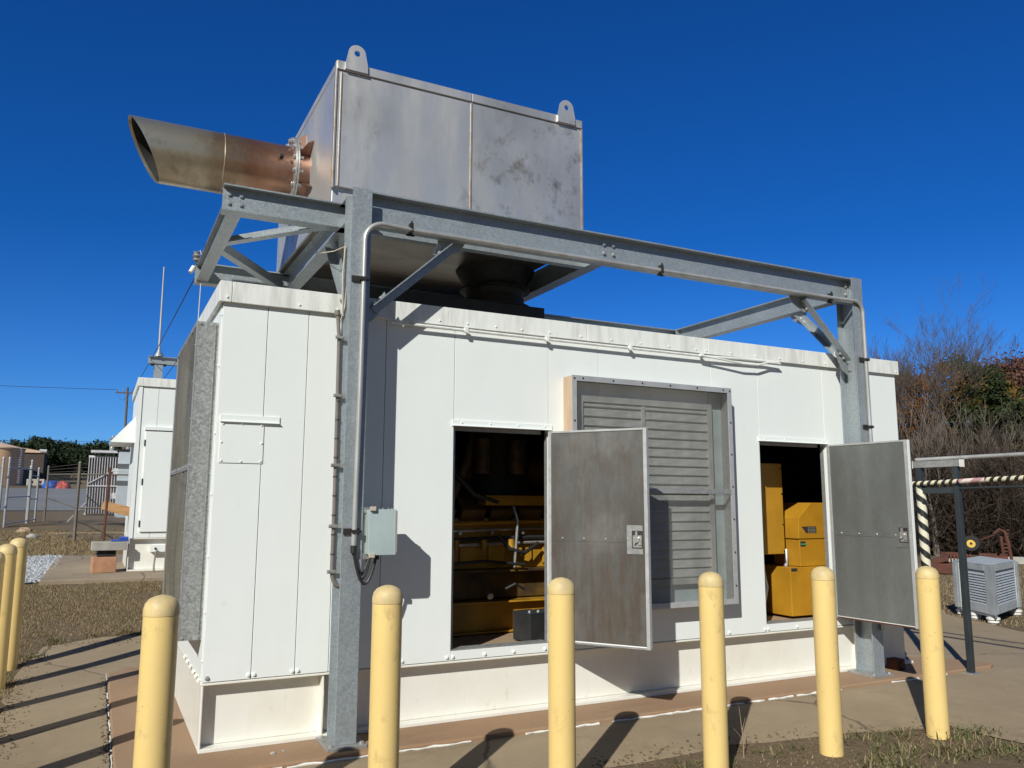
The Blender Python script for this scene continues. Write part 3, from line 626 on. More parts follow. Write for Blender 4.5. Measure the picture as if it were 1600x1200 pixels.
for k, (x, yy) in enumerate(((2.44,.22),(2.63,.22))):
    t = thing('battery', ('black starter battery at the doorway sill, nearer the dark left side','black starter battery at the doorway sill, beside the yellow bollard')[k], 'battery', (x,yy,.55), 'starter batteries on the sill')
    b = MB(); b.obox((x+.08,yy+.12,.665), (1,.2,0),(-.2,1,0),(0,0,1),.085,.11,.105); b.build('case', G['black'], t, bevel=.005)
    b = MB(); b.obox((x+.08,yy+.12,.778), (1,.2,0),(-.2,1,0),(0,0,1),.087,.112,.007); b.build('lid', G['charcoal'], t, bevel=.003)
    b = MB(); b.cyl((x+.04,yy+.05,.785),(x+.04,yy+.05,.80),.014,.012,10); b.cyl((x+.12,yy+.05,.785),(x+.12,yy+.05,.80),.014,.012,10); b.build('terminal', G['steel'], t, smooth=True)
c1 = thing('electrical_cabinet', 'plain yellow wall cabinet hanging inside the right doorway', 'cabinet', (5.2,.4,1.16))
MB().box(5.07,5.386,.4,.75,1.165,2.05).build('housing', G['yellow'], c1, bevel=.006)
b = MB(); b.box(5.075,5.381,.384,.3985,1.17,2.045); cv = b.build('cover', G['yellow'], c1, bevel=.003)
for z in (1.19,1.45,1.75,2.0): bolt(cv, (5.37,.3838,z), (0,-1,0), .007, G['soot'])
c2 = thing('control_panel', 'yellow stepped generator control panel with sloped top in the right doorway', 'control panel', (5.7,.45,.55))
b = MB(); b.poly([(5.545,.36,1.31),(5.98,.36,1.31),(5.98,.36,1.665),(5.735,.36,1.665),(5.555,.36,1.515)], (0,.35,0)); b.build('sloped_head', G['yellow'], c2, bevel=.005)
MB().box(5.56,5.98,.365,.72,1.042,1.302).build('middle_cabinet', G['yellow'], c2, bevel=.005)
MB().box(5.40,5.98,.345,.78,.575,1.038).build('lower_cabinet', G['yellow'], c2, bevel=.006)
b = MB(); b.poly([(5.59,.3595,1.43),(5.79,.3595,1.43),(5.79,.3595,1.365),(5.65,.3595,1.365)], (0,-.0015,0)); lb = b.build('warning_label', G['black'], c2)
b = MB()
for j in range(4):
    for i in range(5): b.box(5.675+i*.022,5.687+i*.022,.3567,.3578,1.372+j*.014,1.376+j*.014)
b.build('printed_line', G['beige'], lb)
b = MB(); b.box(5.57,5.64,.363,.3645,1.235,1.285); gl = b.build('small_label', G['black'], c2); MB().box(5.578,5.655,.3615,.3627,1.252,1.264).build('green_mark', simple('green_mark_print',(.06,.38,.10),.5), gl)
MB().box(5.41,5.49,.3433,.3445,1.0,1.03).build('small_label', G['black'], c2)
hs = thing('hose', 'pale grey hose hanging below the yellow wall cabinet', 'hose', (5.15,.5,.56))
MB().tube([(5.17,.5,1.16),(5.175,.49,1.0),(5.19,.47,.85),(5.16,.48,.7),(5.13,.5,.57)], .03, 10).build('hose_body', G['sealant'], hs, smooth=True)
ht = thing('cable_conduit', 'short light flexible conduit beside the control panel', 'conduit', (5.5,.5,1.04))
MB().tube([(5.5,.5,1.04),(5.51,.5,1.12),(5.53,.52,1.2)], .022, 10).build('conduit_body', G['conduit'], ht, smooth=True)

# ------------------------------------------------------------------ steel support frame
fr = thing('steel_frame', 'galvanized steel frame of columns, beams and braces over the white enclosure', 'steel frame', (.855,-.18,.1))
CZ = 3.842; CY = (-.178, 2.53); CXs = (.855, 5.814)
for cx in CXs:
    for cy in CY:
        top = CZ
        c = MB(); c.ibeam((cx,cy,.121),(cx,cy,top), .20, .138, .010, .008, up=(0,1,0)); col = c.build('column', G['galv'], fr)
        MB().box(cx-.13,cx+.13,cy-.15,cy+.15,.1,.12).build('base_plate', G['galv_grey'], col, bevel=.002)
        for dx in (-.1,.1):
            for dy in (-.12,.12): bolt(col, (cx+dx,cy+dy,.12), (0,0,1), .014, G['steel'])
def channel(p0, p1, d, w, name, sgn, tf=.012, tw=.008):
    h_ = d/2   # flanges point to sgn side of the run (run along +x: +1 is towards -y)
    return MB().extrude([(0,-h_),(w*sgn,-h_),(w*sgn,-h_+tf),(tw*sgn,-h_+tf),(tw*sgn,h_-tf),(w*sgn,h_-tf),(w*sgn,h_),(0,h_)], p0, p1).build(name, G['galv'], fr)
def beam(p0, p1, d, bf, name='beam', tf=.011): return MB().ibeam(p0, p1, d, bf, tf).build(name, G['galv'], fr)
BD = .252; bz = CZ-BD/2
fb = channel((.865,-.172,bz),(5.804,-.172,bz), BD, .078, 'front_beam', 1)
rb = beam((.865,2.53,bz),(5.804,2.53,bz), BD, .140, 'rear_beam')
def bolts4(parent, x, y, z, sx=.05, sz=.045, n=(0,-1,0), r=.014):
    for i in (-1,1):
        for j in (-1,1): bolt(parent, (x+i*sx,y,z+j*sz) if n[1] else (x,y+i*sx,z+j*sz), n, r, G['steel'])
bolts4(fb, 2.98, -.1825, 3.735, .046, .038)
for z in (3.77,3.69): bolt(fb, (5.765,-.1825,z), (0,-1,0), .014, G['steel'])
sd, sb = .19, .12; sz = CZ-sd/2
yA, yB = .13, 2.215
cant = beam((-.03,yA,sz),(.848,yA,sz), sd, sb, 'cantilever_beam'); channel((.864,.095,sz),(2.972,.095,sz), sd, .075, 'silencer_beam', -1)
beam((.00,yB,sz),(.848,yB,sz), sd, sb, 'cantilever_beam'); beam((.864,yB,sz),(2.972,yB,sz), sd, sb, 'silencer_beam')
bolts4(cant, .055, yA-.0045, sz+.004, .04, .032, r=.013)
for cx in CXs: beam((cx,-.078+.001,sz),(cx,2.43-.001,sz), sd, sb, 'cross_beam')
beam((2.98,-.170,sz),(2.98,2.525,sz), sd-.002, sb, 'cross_beam')
beam((.06,yA+.006,sz-.004),(.06,yB-.006,sz-.004), sd-.03, .10, 'end_beam')
# horizontal bracing at the cantilever
zz = CZ-.165
MB().angle((.10,1.02,zz),(.80,yA+.03,zz), .075,.075,.008).build('brace', G['galv'], fr)
MB().angle((.10,1.12,zz),(.80,yB-.05,zz), .075,.075,.008, fx=-1).build('brace', G['galv'], fr)
def knee(p0, p1, n, gus=.09):
    """angle brace with gusset plates at both ends; n = the direction the plates face"""
    p0, p1, n = V(p0), V(p1), V(n); d = (p1-p0).normalized()
    br = MB().angle(p0+d*.05, p1-d*.05, .065, .075, .008, up=n).build('knee_brace', G['galv'], fr)
    up = V((0,0,1)); s = d-up*d.dot(up); s.normalize()
    for p, q in ((p0,1),(p1,-1)):
        g_ = MB(); dd = d*q; e1 = up*q if q > 0 else s*q
        a0 = p-s*q*.0
        if q > 0: pts = [p-up*.10, p+up*.10, p+up*.09+s*.09, p+d*.19+up*.03, p+d*.19-up*.03+s*.02, p-up*.05+s*.07]
        else: pts = [p+s*.10, p-s*.12, p-s*.12-up*.03, p-d*.17-s*.03, p-d*.17+s*.035-up*.02, p+s*.06-up*.06]
        gp = g_.poly([x-n*.010 for x in pts], n*.008).build('gusset_plate', G['galv'], br)
        for k in (.09,.15): bolt(br, p+d*q*k+n*.009, n, .013, G['steel'])
knee((.925,-.178,2.985),(1.585,-.178,3.588),(0,-1,0))
knee((5.744,-.178,2.985),(5.11,-.178,3.588),(0,-1,0))
knee((.855,-.077,3.03),(.855,.50,3.645),(-1,0,0))
knee((5.814,-.077,3.03),(5.814,.50,3.645),(-1,0,0))

# ------------------------------------------------------------------ exhaust silencer
sil = thing('exhaust_silencer', 'big stainless steel box silencer with slanted exhaust pipe on top of the frame', 'exhaust silencer', (1.83,1.17,CZ))
X0, X1, Y0, Y1, Z0, Z1 = .742, 2.918, .165, 2.26, 3.852, 4.93
MB().box(X0+.02,X1-.02,Y0+.02,Y1-.02,Z0-.006,Z0-.0005).build('bottom_plate', G['stained'], sil)
b = MB(); b.box(X0,X1,Y0,Y1,Z0,Z1); body = b.build('body', G['stainless'], sil, bevel=.004)
cxs = 1.861
b = MB(); b.box(X0+.004,cxs-.004,.132,.1645,3.99,Z1-.012); b.build('front_panel', G['stainless'], sil, bevel=.003)
b = MB(); b.box(cxs+.004,X1-.006,.132,.1645,3.99,Z1-.012); p2 = b.build('front_panel', G['stainless'], sil, bevel=.003); p2['label'] = 'right front panel with dark smudges'
b = MB(); b.box(X0-.004,cxs-.003,.118,.1645,Z1-.010,4.99); b.box(cxs+.003,X1+.004,.118,.1645,Z1-.010,4.99); b.box(X0-.004,X1+.004,Y1+.002,Y1+.03,Z1-.010,4.99); b.box(X0-.004,X0+.03,.1655,Y1+.0015,Z1+.0015,4.99); b.box(X1-.03,X1+.004,.1655,Y1+.0015,Z1+.0015,4.99); b.build('top_rim', G['stainless'], sil, bevel=.003)
for q_ in ((X0-.012,X0+.003,.122,.1645,3.975,4.985),(X0+.028,X0+.040,.125,.1315,3.992,4.905),(X1-.004,X1+.012,.124,.1645,3.975,4.985),(cxs-.008,cxs+.008,.126,.1315,3.99,4.915)): MB().box(*q_).build('weld_seam', G['weld'], sil, bevel=.002)
for x, y in ((.885,.10),(2.755,.10),(.885,Y1+.033),(2.755,Y1+.033)):
    l = MB(); n = 14; w, r_, zc = .088, .068, 5.068
    out = [(x-w,y,4.925),(x-w*.97,y,4.985)]+[(x-r_*math.cos(math.pi*k/n), y, zc+r_*math.sin(math.pi*k/n)) for k in range(n+1)]+[(x+w*.97,y,4.985),(x+w,y,4.925)]
    hole = [(x+.024*math.cos(2*math.pi*k/16), y, zc+.024*math.sin(2*math.pi*k/16)) for k in range(16)]
    # ring of faces between the outline and the eye
    bm = bmesh.new(); 
    vo = [bm.verts.new(p) for p in out]; vi = [bm.verts.new(p) for p in hole]
    eo = [bm.edges.new((vo[i],vo[(i+1)%len(vo)])) for i in range(len(vo))]; ei = [bm.edges.new((vi[i],vi[(i+1)%16])) for i in range(16)]
    bmesh.ops.triangle_fill(bm, use_beauty=True, edges=eo+ei)
    ex = bmesh.ops.extrude_face_region(bm, geom=bm.faces[:]); bmesh.ops.translate(bm, verts=[v for v in ex['geom'] if isinstance(v, bmesh.types.BMVert)], vec=(0,.0165,0))
    bmesh.ops.recalc_face_normals(bm, faces=bm.faces)
    q = MB(); bm.verts.index_update(); q.add([v.co for v in bm.verts], [[v.index for v in f.verts] for f in bm.faces]); bm.free(); q.build('lifting_lug', G['stainless'], sil)
    MB().box(x-.098,x+.098,y+.0005 if y < 1 else y-.004,y+.0175 if y < 1 else y+.012,4.90,4.924).build('lug_foot', G['soot'], sil) if False else None
PY, PZ, PR = 1.17, 4.425, .245
# exhaust tail pipe, mitred mouth
def hollow_pipe(x_bot, x_top, x1, r, m, name, parent, th=.006, n=48):
    b = MB(); vs = []
    for rr_, inner in ((r,0),(r-th,1)):
        for k in range(n):
            q = 2*math.pi*k/n; y, z = PY+rr_*math.cos(q), PZ+rr_*math.sin(q); t = (math.sin(q)+1)/2
            vs.append((x_bot+(x_top-x_bot)*t, y, z)); 
        for k in range(n):
            q = 2*math.pi*k/n; vs.append((x1, PY+rr_*math.cos(q), PZ+rr_*math.sin(q)))
    fs = []
    for k in range(n):
        k2 = (k+1)%n
        fs += [(k,k2,n+k2,n+k),(2*n+k,3*n+k,3*n+k2,2*n+k2),(k,2*n+k,2*n+k2,k2)]
    b.add(vs, fs); return b.build(name, m, parent, smooth=True)
tail = hollow_pipe(-.40,-.655,.622,PR,G['heat'],'exhaust_pipe',sil); tail['label'] = 'heat tinted slash cut exhaust pipe'
_pr = PR; lin = hollow_pipe(-.375,-.63,.515,PR-.0065,G['soot'],'sooty_lining',tail,.003)
b = MB(); b.cyl((.52,PY,PZ),(.53,PY,PZ),PR-.007,PR-.007,32); b.build('pipe_baffle', G['black'], tail)
b = MB(); b.tube([(.24,PY-.02,PZ+PR*1.001),(.245,PY-.02,PZ+PR)],.001,4) if False else None
w = MB(); n = 40
for x, r_ in ((.06,.0025),): w.tube([(x,PY+(PR+.0005)*math.cos(2*math.pi*k/n),PZ+(PR+.0005)*math.sin(2*math.pi*k/n)) for k in range(n+1)], .004, 6)
w.build('weld_ring', G['weld'], tail, smooth=True)
MB().cyl((.50,PY-.235,PZ+.05),(.50,PY-.285,PZ+.055),.017,.015,10).build('sensor_plug', G['soot'], tail, smooth=True)
FRr = .325
def ring(x0, x1, ro, ri, n=48):
    b = MB(); vs = [(x, PY+r*math.cos(2*math.pi*k/n), PZ+r*math.sin(2*math.pi*k/n)) for x, r in ((x0,ro),(x1,ro),(x1,ri),(x0,ri)) for k in range(n)]
    return b.add(vs, [(i*n+k, i*n+(k+1)%n, ((i+1)%4)*n+(k+1)%n, ((i+1)%4)*n+k) for i in range(4) for k in range(n)])
fl = ring(.606,.620,FRr,PR+.001).build('pipe_flange', G['steel'], sil, smooth=True)
ring(.624,.638,FRr,PR+.001).build('outlet_flange', G['steel'], sil, smooth=True)
for k in range(16):
    q = 2*math.pi*(k+.5)/16; p = V((0,PY+.295*math.cos(q),PZ+.295*math.sin(q)))
    bolt(fl, p+V((.606,0,0)), (-1,0,0), .020, G['steel'], name='flange_bolt'); 
    MB().cyl(p+V((.638,0,0)), p+V((.672,0,0)), .016, .016, 6).build('flange_nut', G['steel'], fl)
b = MB(); b.cyl((.638,PY,PZ),(X0-.0005,PY,PZ),PR,PR,40,False); b.build('outlet_neck', G['heat'], sil, smooth=True)
for q in (90,150,210,270,330,30):
    a_ = R(q); rd = V((0,math.cos(a_),math.sin(a_))); c0 = V((0,PY,PZ)); tn = V((0,-math.sin(a_),math.cos(a_)))
    MB().poly([c0+V((.64,0,0))+rd*(PR+.001)-tn*.004, c0+V((.741,0,0))+rd*(PR+.001)-tn*.004, c0+V((.741,0,0))+rd*(PR+.16)-tn*.004, c0+V((.70,0,0))+rd*(PR+.13)-tn*.004], tn*.008).build('gusset', G['heat'], sil)
# pipe rest on the cantilever
MB().poly([(.16,1.0,PZ-PR-.001),(.16,1.34,PZ-PR-.001),(.16,1.28,3.86),(.16,1.06,3.86)], (.012,0,0)).build('pipe_saddle', G['stainless'], sil)
# inlet bellows between the roof curb and the box
b = MB(); prof = [(.36,0)]
for k in range(5): prof += [(.40 if k%2 else .345, .02+k*.028)]
b.lathe([(.34,-.003),(.34,.018),(.28,.019),(.28,.10),(.265,.105),(.28,.17),(.335,.172),(.335,.19),(.28,.191),(.38,.372)], (2.60,1.2,3.473), 36); bl = b.build('inlet_bellows', G['soot'], sil, smooth=True)
for k in range(20): q = 2*math.pi*k/20; bolt(bl, (2.60+.31*math.cos(q),1.2+.31*math.sin(q),3.664), (0,0,1), .012, G['soot'])

# ------------------------------------------------------------------ conduits and cables
def arc(c, r, a0, a1, n, u, v): return [V(c)+V(u)*r*math.cos(a0+(a1-a0)*i/n)+V(v)*r*math.sin(a0+(a1-a0)*i/n) for i in range(n+1)]
cd = thing('conduit_run', 'long grey conduit up the left column, along the front beam, down the right column', 'conduit', (.868,-.30,1.35))
yc = -.30; pts = [V((.862,yc,1.36)),V((.872,yc,2.4))]+arc((1.01,yc+.0,3.46),.135,math.pi,math.pi/2,8,(1,0,0),(0,0,1))+[V((1.25,-.272,3.594)),V((3.2,-.27,3.598)),V((5.3,-.272,3.602)),V((5.62,-.292,3.60))]+arc((5.74,yc,3.49),.11,math.pi/2,0,8,(1,0,0),(0,0,1))+[V((5.855,yc,2.6)),V((5.858,yc,.5))]
MB().tube(pts, .0175, 12).build('pipe', G['conduit'], cd, smooth=True)
def clamp(parent, x, z, horiz=False, w=.075):
    b = MB()
    if horiz: b.box(x-.012,x+.012,-.292,-.249,z-.03,z+.045); b.box(x-.03,x+.03,-.262,-.2495,z-.045,z-.032); b.cyl((x,-.285,z+.04),(x,-.285,z+.06),.007,.007,8)
    else: b.box(x-w,x+.03,-.292,-.2795,z-.02,z+.02); b.box(x-.022,x+.022,-.325,-.2925,z-.012,z+.012); b.cyl((x+.03,-.3,z),(x+.045,-.3,z),.008,.008,8)
    return b.build('clamp', G['soot'], parent)
for z in (3.18,1.46): clamp(cd, .868, z)
for x in (1.22,3.45,5.45): clamp(cd, x, 3.60, True)
for z in (3.03,2.38,1.2): clamp(cd, 5.855, z)
MB().cyl((.8615,yc,1.32),(.8622,yc,1.37),.021,.021,10).build('end_fitting', G['rubber'], cd, smooth=True)
fx = thing('flexible_conduit', 'brown grey cable strapped down the back edge of the left column', 'cable', (.77,-.1,1.1))
MB().tube([(.752,-.1,2.965),(.768,-.1,2.80),(.772,-.1,2.3),(.776,-.1,1.6),(.774,-.1,1.22),(.778,-.1,1.15),(.80,-.1,1.105),(.835,-.095,1.09)], .0135, 10).build('cable', G['brown_cable'], fx, smooth=True)
MB().cyl((.752,-.1,2.95),(.75,-.1,2.985),.02,.02,10).build('entry_fitting', G['brown_cable'], fx, smooth=True)
for z in (2.79,2.38,1.9,1.49,1.19):
    b = MB(); b.box(.738,.835,-.122,-.113,z-.012,z+.012); b.box(.758,.79,-.128,-.1225,z-.008,z+.008); b.cyl((.748,-.123,z),(.748,-.13,z),.007,.007,6); b.build('strap', G['steel'], fx)
b = MB()
for z in np.arange(1.3,2.35,.13): b.cyl((.775,-.1,z),(.775,-.1,z+.008),.0165,.0165,8)
b.build('cable_tie', G['rubber'], fx)
lw = thing('loose_cable', 'pair of thin pale cables looping beside the top of the left column', 'cable', (.78,-.1,3.0))
b = MB(); b.tube([(.79,-.1,3.46),(.775,-.11,3.25),(.78,-.11,3.05),(.79,-.1,2.95)],.005,6); b.tube([(.83,-.075,3.5),(.81,-.08,3.2),(.80,-.1,3.02),(.77,-.1,2.9)],.005,6); b.tube([(.70,.4,3.72),(.65,.35,3.62),(.68,.3,3.5),(.75,.05,3.46),(.79,-.09,3.46)],.005,6); b.build('wire', G['beige'], lw, smooth=True)
wc = thing('wall_conduit', 'thin white conduit clipped along the wall under the roof fascia', 'conduit', (1.2,-.05,2.95))
MB().tube([(1.16,-.045,2.957),(2.4,-.043,2.953),(3.3,-.046,2.953),(4.1,-.045,2.953),(4.35,-.05,2.96),(4.6,-.05,2.965),(4.78,-.05,2.968),(4.96,-.06,2.968)], .0115, 8).build('pipe', G['fascia'], wc, smooth=True)
MB().tube([(4.02,-.065,2.953),(4.25,-.07,2.937),(4.5,-.075,2.915),(4.68,-.07,2.918),(4.82,-.065,2.955),(4.98,-.06,2.955)], .009, 8).build('drooping_end', G['fascia'], wc, smooth=True)
for x in (1.76,2.47,3.28,4.05): MB().box(x-.014,x+.014,-.062,-.031,2.937,2.975).build('clip', G['fascia'], wc); 
jb = thing('junction_box', 'small blue grey electrical box mounted on the side of the left column', 'junction box', (1.04,-.25,1.31))
MB().box(.952,1.136,-.325,-.17,1.31,1.60).build('box', G['jbox'], jb, bevel=.004)
MB().box(.952,1.14,-.338,-.326,1.305,1.605).build('box_door', G['jbox'], jb, bevel=.002)
MB().box(1.132,1.146,-.341,-.24,1.32,1.595).build('hinge_strip', G['conduit'], jb)
for z in (1.60,1.295): 
    MB().box(.925,.99,-.27,-.262,z-.018,z+.018).build('mounting_bracket', G['steel'], jb); MB().box(.952,.99,-.36,-.34,z-.014+.01,z+.014+.01).build('clasp', G['beige'], jb, bevel=.002)
MB().box(.926,.9515,-.26,-.10,1.30,1.61).build('back_plate', G['galv_grey'], jb)
for x in (1.06,1.1,1.125): MB().cyl((x,-.28,1.6),(x,-.28,1.615),.006,.006,8).build('screw', G['steel'], jb)
lc = thing('cable_loop', 'black cables looping from the conduit end up into the grey box', 'cable', (.9,-.28,1.15))
def hang(p, q, low, n=14): 
    p, q = V(p), V(q); return [p.lerp(q,i/n)-V((0,0,low*(1-(2*i/n-1)**2)+0)) for i in range(n+1)]
for k, (p, q, lo, r_) in enumerate((((.862,-.30,1.33),(1.02,-.30,1.31),.20,.010),((.864,-.295,1.33),(.99,-.27,1.31),.17,.008),((.866,-.29,1.33),(.975,-.25,1.31),.15,.0055),((.86,-.305,1.33),(.985,-.26,1.31),.13,.0055))):
    MB().tube(hang(p,q,lo), r_, 8).build('cable', G['rubber'], lc, smooth=True)
MB().cyl((1.02,-.30,1.275),(1.02,-.30,1.309),.017,.017,10).build('cable_gland', G['rubber'], lc, smooth=True)

# ------------------------------------------------------------------ bollards
def lathe_m(prof, c, n=32): return MB().lathe(prof, c, n)
bol_labels = ['yellow bollard in front of the left corner of the enclosure skid','yellow bollard just right of the front left steel column','yellow bollard in front of the left open door hinge','yellow bollard below the louver vent, right of the left open door','yellow bollard in front of the right doorway with its base showing','yellow bollard farthest right, by the free edge of the right door']
PB = None
def bollard(x, y, hgt, label, group, tilt=(0,0)):
    global PB
    z = h(x,y); t = thing('bollard', label, 'bollard', (x,y,z), group)
    if PB is None:
        P0 = (lathe_m([(.0775,-.12),(.0775,.02),(.0775,.6),(.0775,1.135)], (0,0,0)), lathe_m([(.0772,1.1355),(.0792,1.137),(.0792,1.145),(.0785,1.165),(.072,1.19),(.058,1.208),(.035,1.22),(.012,1.2255)], (0,0,0)))
        a = P0[0].build('sleeve', G['yellow_post'], smooth=True); c = P0[1].build('cap', G['yellow_cap'], smooth=True); PB = (a, c)
        for o in PB: o.parent = t
    else:
        for o in PB: q = o.copy(); q.parent = t; COL.objects.link(q)
    t.scale = (1,1,hgt/1.225); t.rotation_euler = (tilt[0],tilt[1],random.uniform(0,6)); return t
for (x, y, hg), lb in zip(((-.368,-1.47,1.225),(.713,-1.47,1.225),(1.757,-1.47,1.225),(2.859,-1.47,1.22),(3.83,-1.49,1.225),(4.84,-1.545,1.20)), bol_labels): bollard(x, y, hg, lb, 'yellow bollards along the front')
for (x, y, hg), lb in zip(((-1.30,3.55,1.21),(-1.33,2.78,1.22),(-1.34,1.83,1.21),(-1.33,.80,1.2),(-1.33,-.26,1.2)),
    ('yellow bollard on the left edge, farthest back in its row','yellow bollard on the left edge, second from the back of its row','yellow bollard cut by the left picture edge','yellow bollard of the left row outside the picture, casting a shadow','yellow bollard nearest the viewer in the left row, outside the picture')): bollard(x, y, hg, lb, 'yellow bollards in the left row')

# ------------------------------------------------------------------ second unit behind
E2 = (-.16, 8.9, .55)
g2 = thing('generator_enclosure', 'distant white generator enclosure with a closed door, behind the left corner', 'generator enclosure', E2)
enclosure_shell(g2, *E2, front_openings=False)
ox, oy, oz = E2
d = MB().box(ox+.14,ox+1.2,oy-.03,oy-.002,oz+.62,oz+2.24).build('door', G['white'], g2, bevel=.003)
for z in (.75,1.42,2.05): MB().box(ox+.125,ox+.14,oy-.04,oy-.002,oz+z-.05,oz+z+.05).build('hinge', G['soot'], d)
MB().box(ox+.12,ox+1.25,oy-.05,oy-.002,oz+2.26,oz+2.31).build('header_trim', G['white'], g2)
MB().box(ox+.60,ox+1.05,oy-.012,oy-.003,oz+2.34,oz+2.45).build('sign_plate', G['red_label'], g2)
MB().box(ox-.004,ox+.05,oy-.014,oy-.0015,oz+.52,oz+2.97).build('corner_trim', G['white'], g2)
ou = MB().box(ox+.32,ox+.55,oy-.02,oy+.08,oz+.3,oz+.40).build('outlet_box', G['white'], g2)
MB().cyl((ox+.40,oy-.02,oz+.35),(ox+.40,oy-.028,oz+.35),.02,.02,8).build('socket', G['black'], ou)
b = MB(); b.poly([(ox-.002,oy+.55,oz+2.53),(ox-.36,oy+.55,oz+2.10),(ox-.36,oy+.55,oz+2.085),(ox-.002,oy+.55,oz+2.085)], (0,1.3,0)); b.build('vent_awning', G['white'], g2)
st = thing('stub_cable', 'short dark cable end rising from the pad by the white enclosure', 'cable', (.25,8.7,.55)); MB().tube([(.22,8.62,.55),(.215,8.63,.66),(.23,8.7,.78),(.26,8.86,.88)],.014,8).build('cable', G['brown_cable'], st, smooth=True)
f2 = thing('steel_frame', 'distant galvanized frame post with a crossbeam above the far white enclosure', 'steel frame', (.24,11.5,.55))
MB().ibeam((.24,11.55,.56),(.24,11.55,4.30),.2,.15,up=(0,1,0)).build('column', G['galv'], f2)
MB().ibeam((.05,11.55,4.40),(4.6,11.55,4.36),.15,.12).build('beam', G['galv'], f2)
MB().box(.10,.38,11.45,11.65,4.305,4.322).build('cap_plate', G['soot'], f2)
ms = thing('lightning_rod', 'tall thin grey lightning rod standing on the far frame post', 'lightning rod', (.24,11.55,4.48))
b = MB(); b.cyl((.235,11.55,4.48),(.222,11.55,6.3),.026,.014,10); b.build('rod', G['conduit'], ms, smooth=True); MB().lathe([(.09,0),(.08,.03),(.04,.10),(.03,.13)],(.235,11.55,4.478),14).build('base', G['galv'], ms, smooth=True)

# things stacked on the pad
def brick(x, y, z, sx, sy, sz, rot, m, label, cat, name, group=None):
    o = MB().obox((0,0,sz/2),(math.cos(rot),math.sin(rot),0),(-math.sin(rot),math.cos(rot),0),(0,0,1),sx/2,sy/2,sz/2).build(name, m, bevel=.008); o.location = (x,y,z); return tag(o, label, cat, group)
brick(-.50,8.95,.55,.34,.30,.24,.1,G['brick'],'orange brown block on the concrete pad, bottom of the little stack','block','concrete_block')
brick(-.47,8.98,.79,.26,.28,.10,.05,G['soot'],'dark wooden spacer between the block and the stone slab','wood block','wood_block')
brick(-.44,8.95,.89,.50,.34,.13,.04,G['stone'],'pale grey stone slab on top of the little stack','stone slab','stone_slab')
tr = MB(); tr.box(-.42,-.15,8.9,9.1,1.021,1.05); tr.box(-.30,-.10,8.95,9.15,1.0505,1.09); tag(tr.build('folded_tarp', G['blue'], bevel=.012), 'bright blue folded tarp on the stone slab', 'tarp')
o = MB().obox((-.22,9.6,1.50),(1,.1,-.26),(-.1,1,0),(.26,0,1),.36,.05,.075).build('wood_plank', G['board'], bevel=.004); tag(o, 'orange tan board leaning against the far white enclosure', 'board')
tag(MB().tube([(-.52,9.2,1.03),(-.50,9.2,2.2)],.02,8).build('metal_pipe', G['rust'], smooth=True), 'thin rusty upright pipe behind the stone slab', 'pipe')

# ------------------------------------------------------------------ fences
MT = chainlink('chain_link_wire', (.25,.25,.24), 15, .075)
def fence(name, label, pts, hgt, m, arm=True, wires=3, rails=(1.0,.5), seg=3.0):
    t = thing(name, label, 'fence', (pts[0][0],pts[0][1],h(*pts[0])))
    P = []
    for a, c in zip(pts[:-1],pts[1:]):
        L = math.dist(a,c); k = max(1,round(L/seg)); P += [(a[0]+(c[0]-a[0])*i/k, a[1]+(c[1]-a[1])*i/k) for i in range(k)]
    P.append(pts[-1]); top = []
    for i, (x, y) in enumerate(P):
        z = h(x,y); r = .040 if i in (0,len(P)-1) else .03
        MB().lathe([(r,-.1),(r,hgt+.3),(r*1.15,hgt+.305),(r*.9,hgt+.34),(r*.3,hgt+.36)],(x,y,z),10).build('fence_post', m, t, smooth=True); top.append(V((x,y,z)))
    for f in rails:
        b = MB()
        for a, c in zip(top[:-1],top[1:]): b.cyl(a+V((0,0,hgt*f)), c+V((0,0,hgt*f)), .022, .022, 8)
        b.build('rail', m, t, smooth=True)
    for k in range(wires):
        b = MB(); zz = hgt+.08+.1*k
        for a, c in zip(top[:-1],top[1:]): b.cyl(a+V((0,0,zz)), c+V((0,0,zz)), .005, .005, 4, False)
        b.build('barbed_wire', m, t)
    b = MB(); uv = []; u = 0
    for a, c in zip(top[:-1],top[1:]):
        L = (c-a).length; b.add([a+V((0,0,.03)),c+V((0,0,.03)),c+V((0,0,hgt)),a+V((0,0,hgt))],[(0,1,2,3)]); uv += [(u,0),(u+L,0),(u+L,hgt),(u,hgt)]; u += L
    o = b.build('chain_link', MT, t, fix=False); l = o.data.uv_layers.new(); l.data.foreach_set('uv', [c for p in uv for c in p])
    return t
fence('chain_link_fence', 'chain link fence running right from the brown corner post past the transformer', [(-1.13,19.9),(7,19.4)], 1.85, G['fence_dull'], seg=4.1)
fence('chain_link_fence', 'chain link fence running back from the brown corner post to the far gate posts', [(-1.135,19.94),(-2.45,31.9)], 1.85, G['fence_dull'], seg=12.2)
fence('chain_link_gate', 'galvanized chain link gate leaf between two tall posts at the left', [(-2.85,29.0),(-3.30,25.9)], 1.95, G['fence'], rails=(1.0,.5,.05), seg=9)
fence('chain_link_gate', 'galvanized chain link gate leaf beyond, swung open behind the first leaf', [(-2.75,31.4),(-2.90,29.3)], 1.75, G['fence'], rails=(1.0,.5,.05), seg=9)
fence('chain_link_fence', 'chain link fence leaving the picture at the left edge', [(-3.45,25.6),(-9,24.5)], 1.95, G['fence'], seg=2.8)

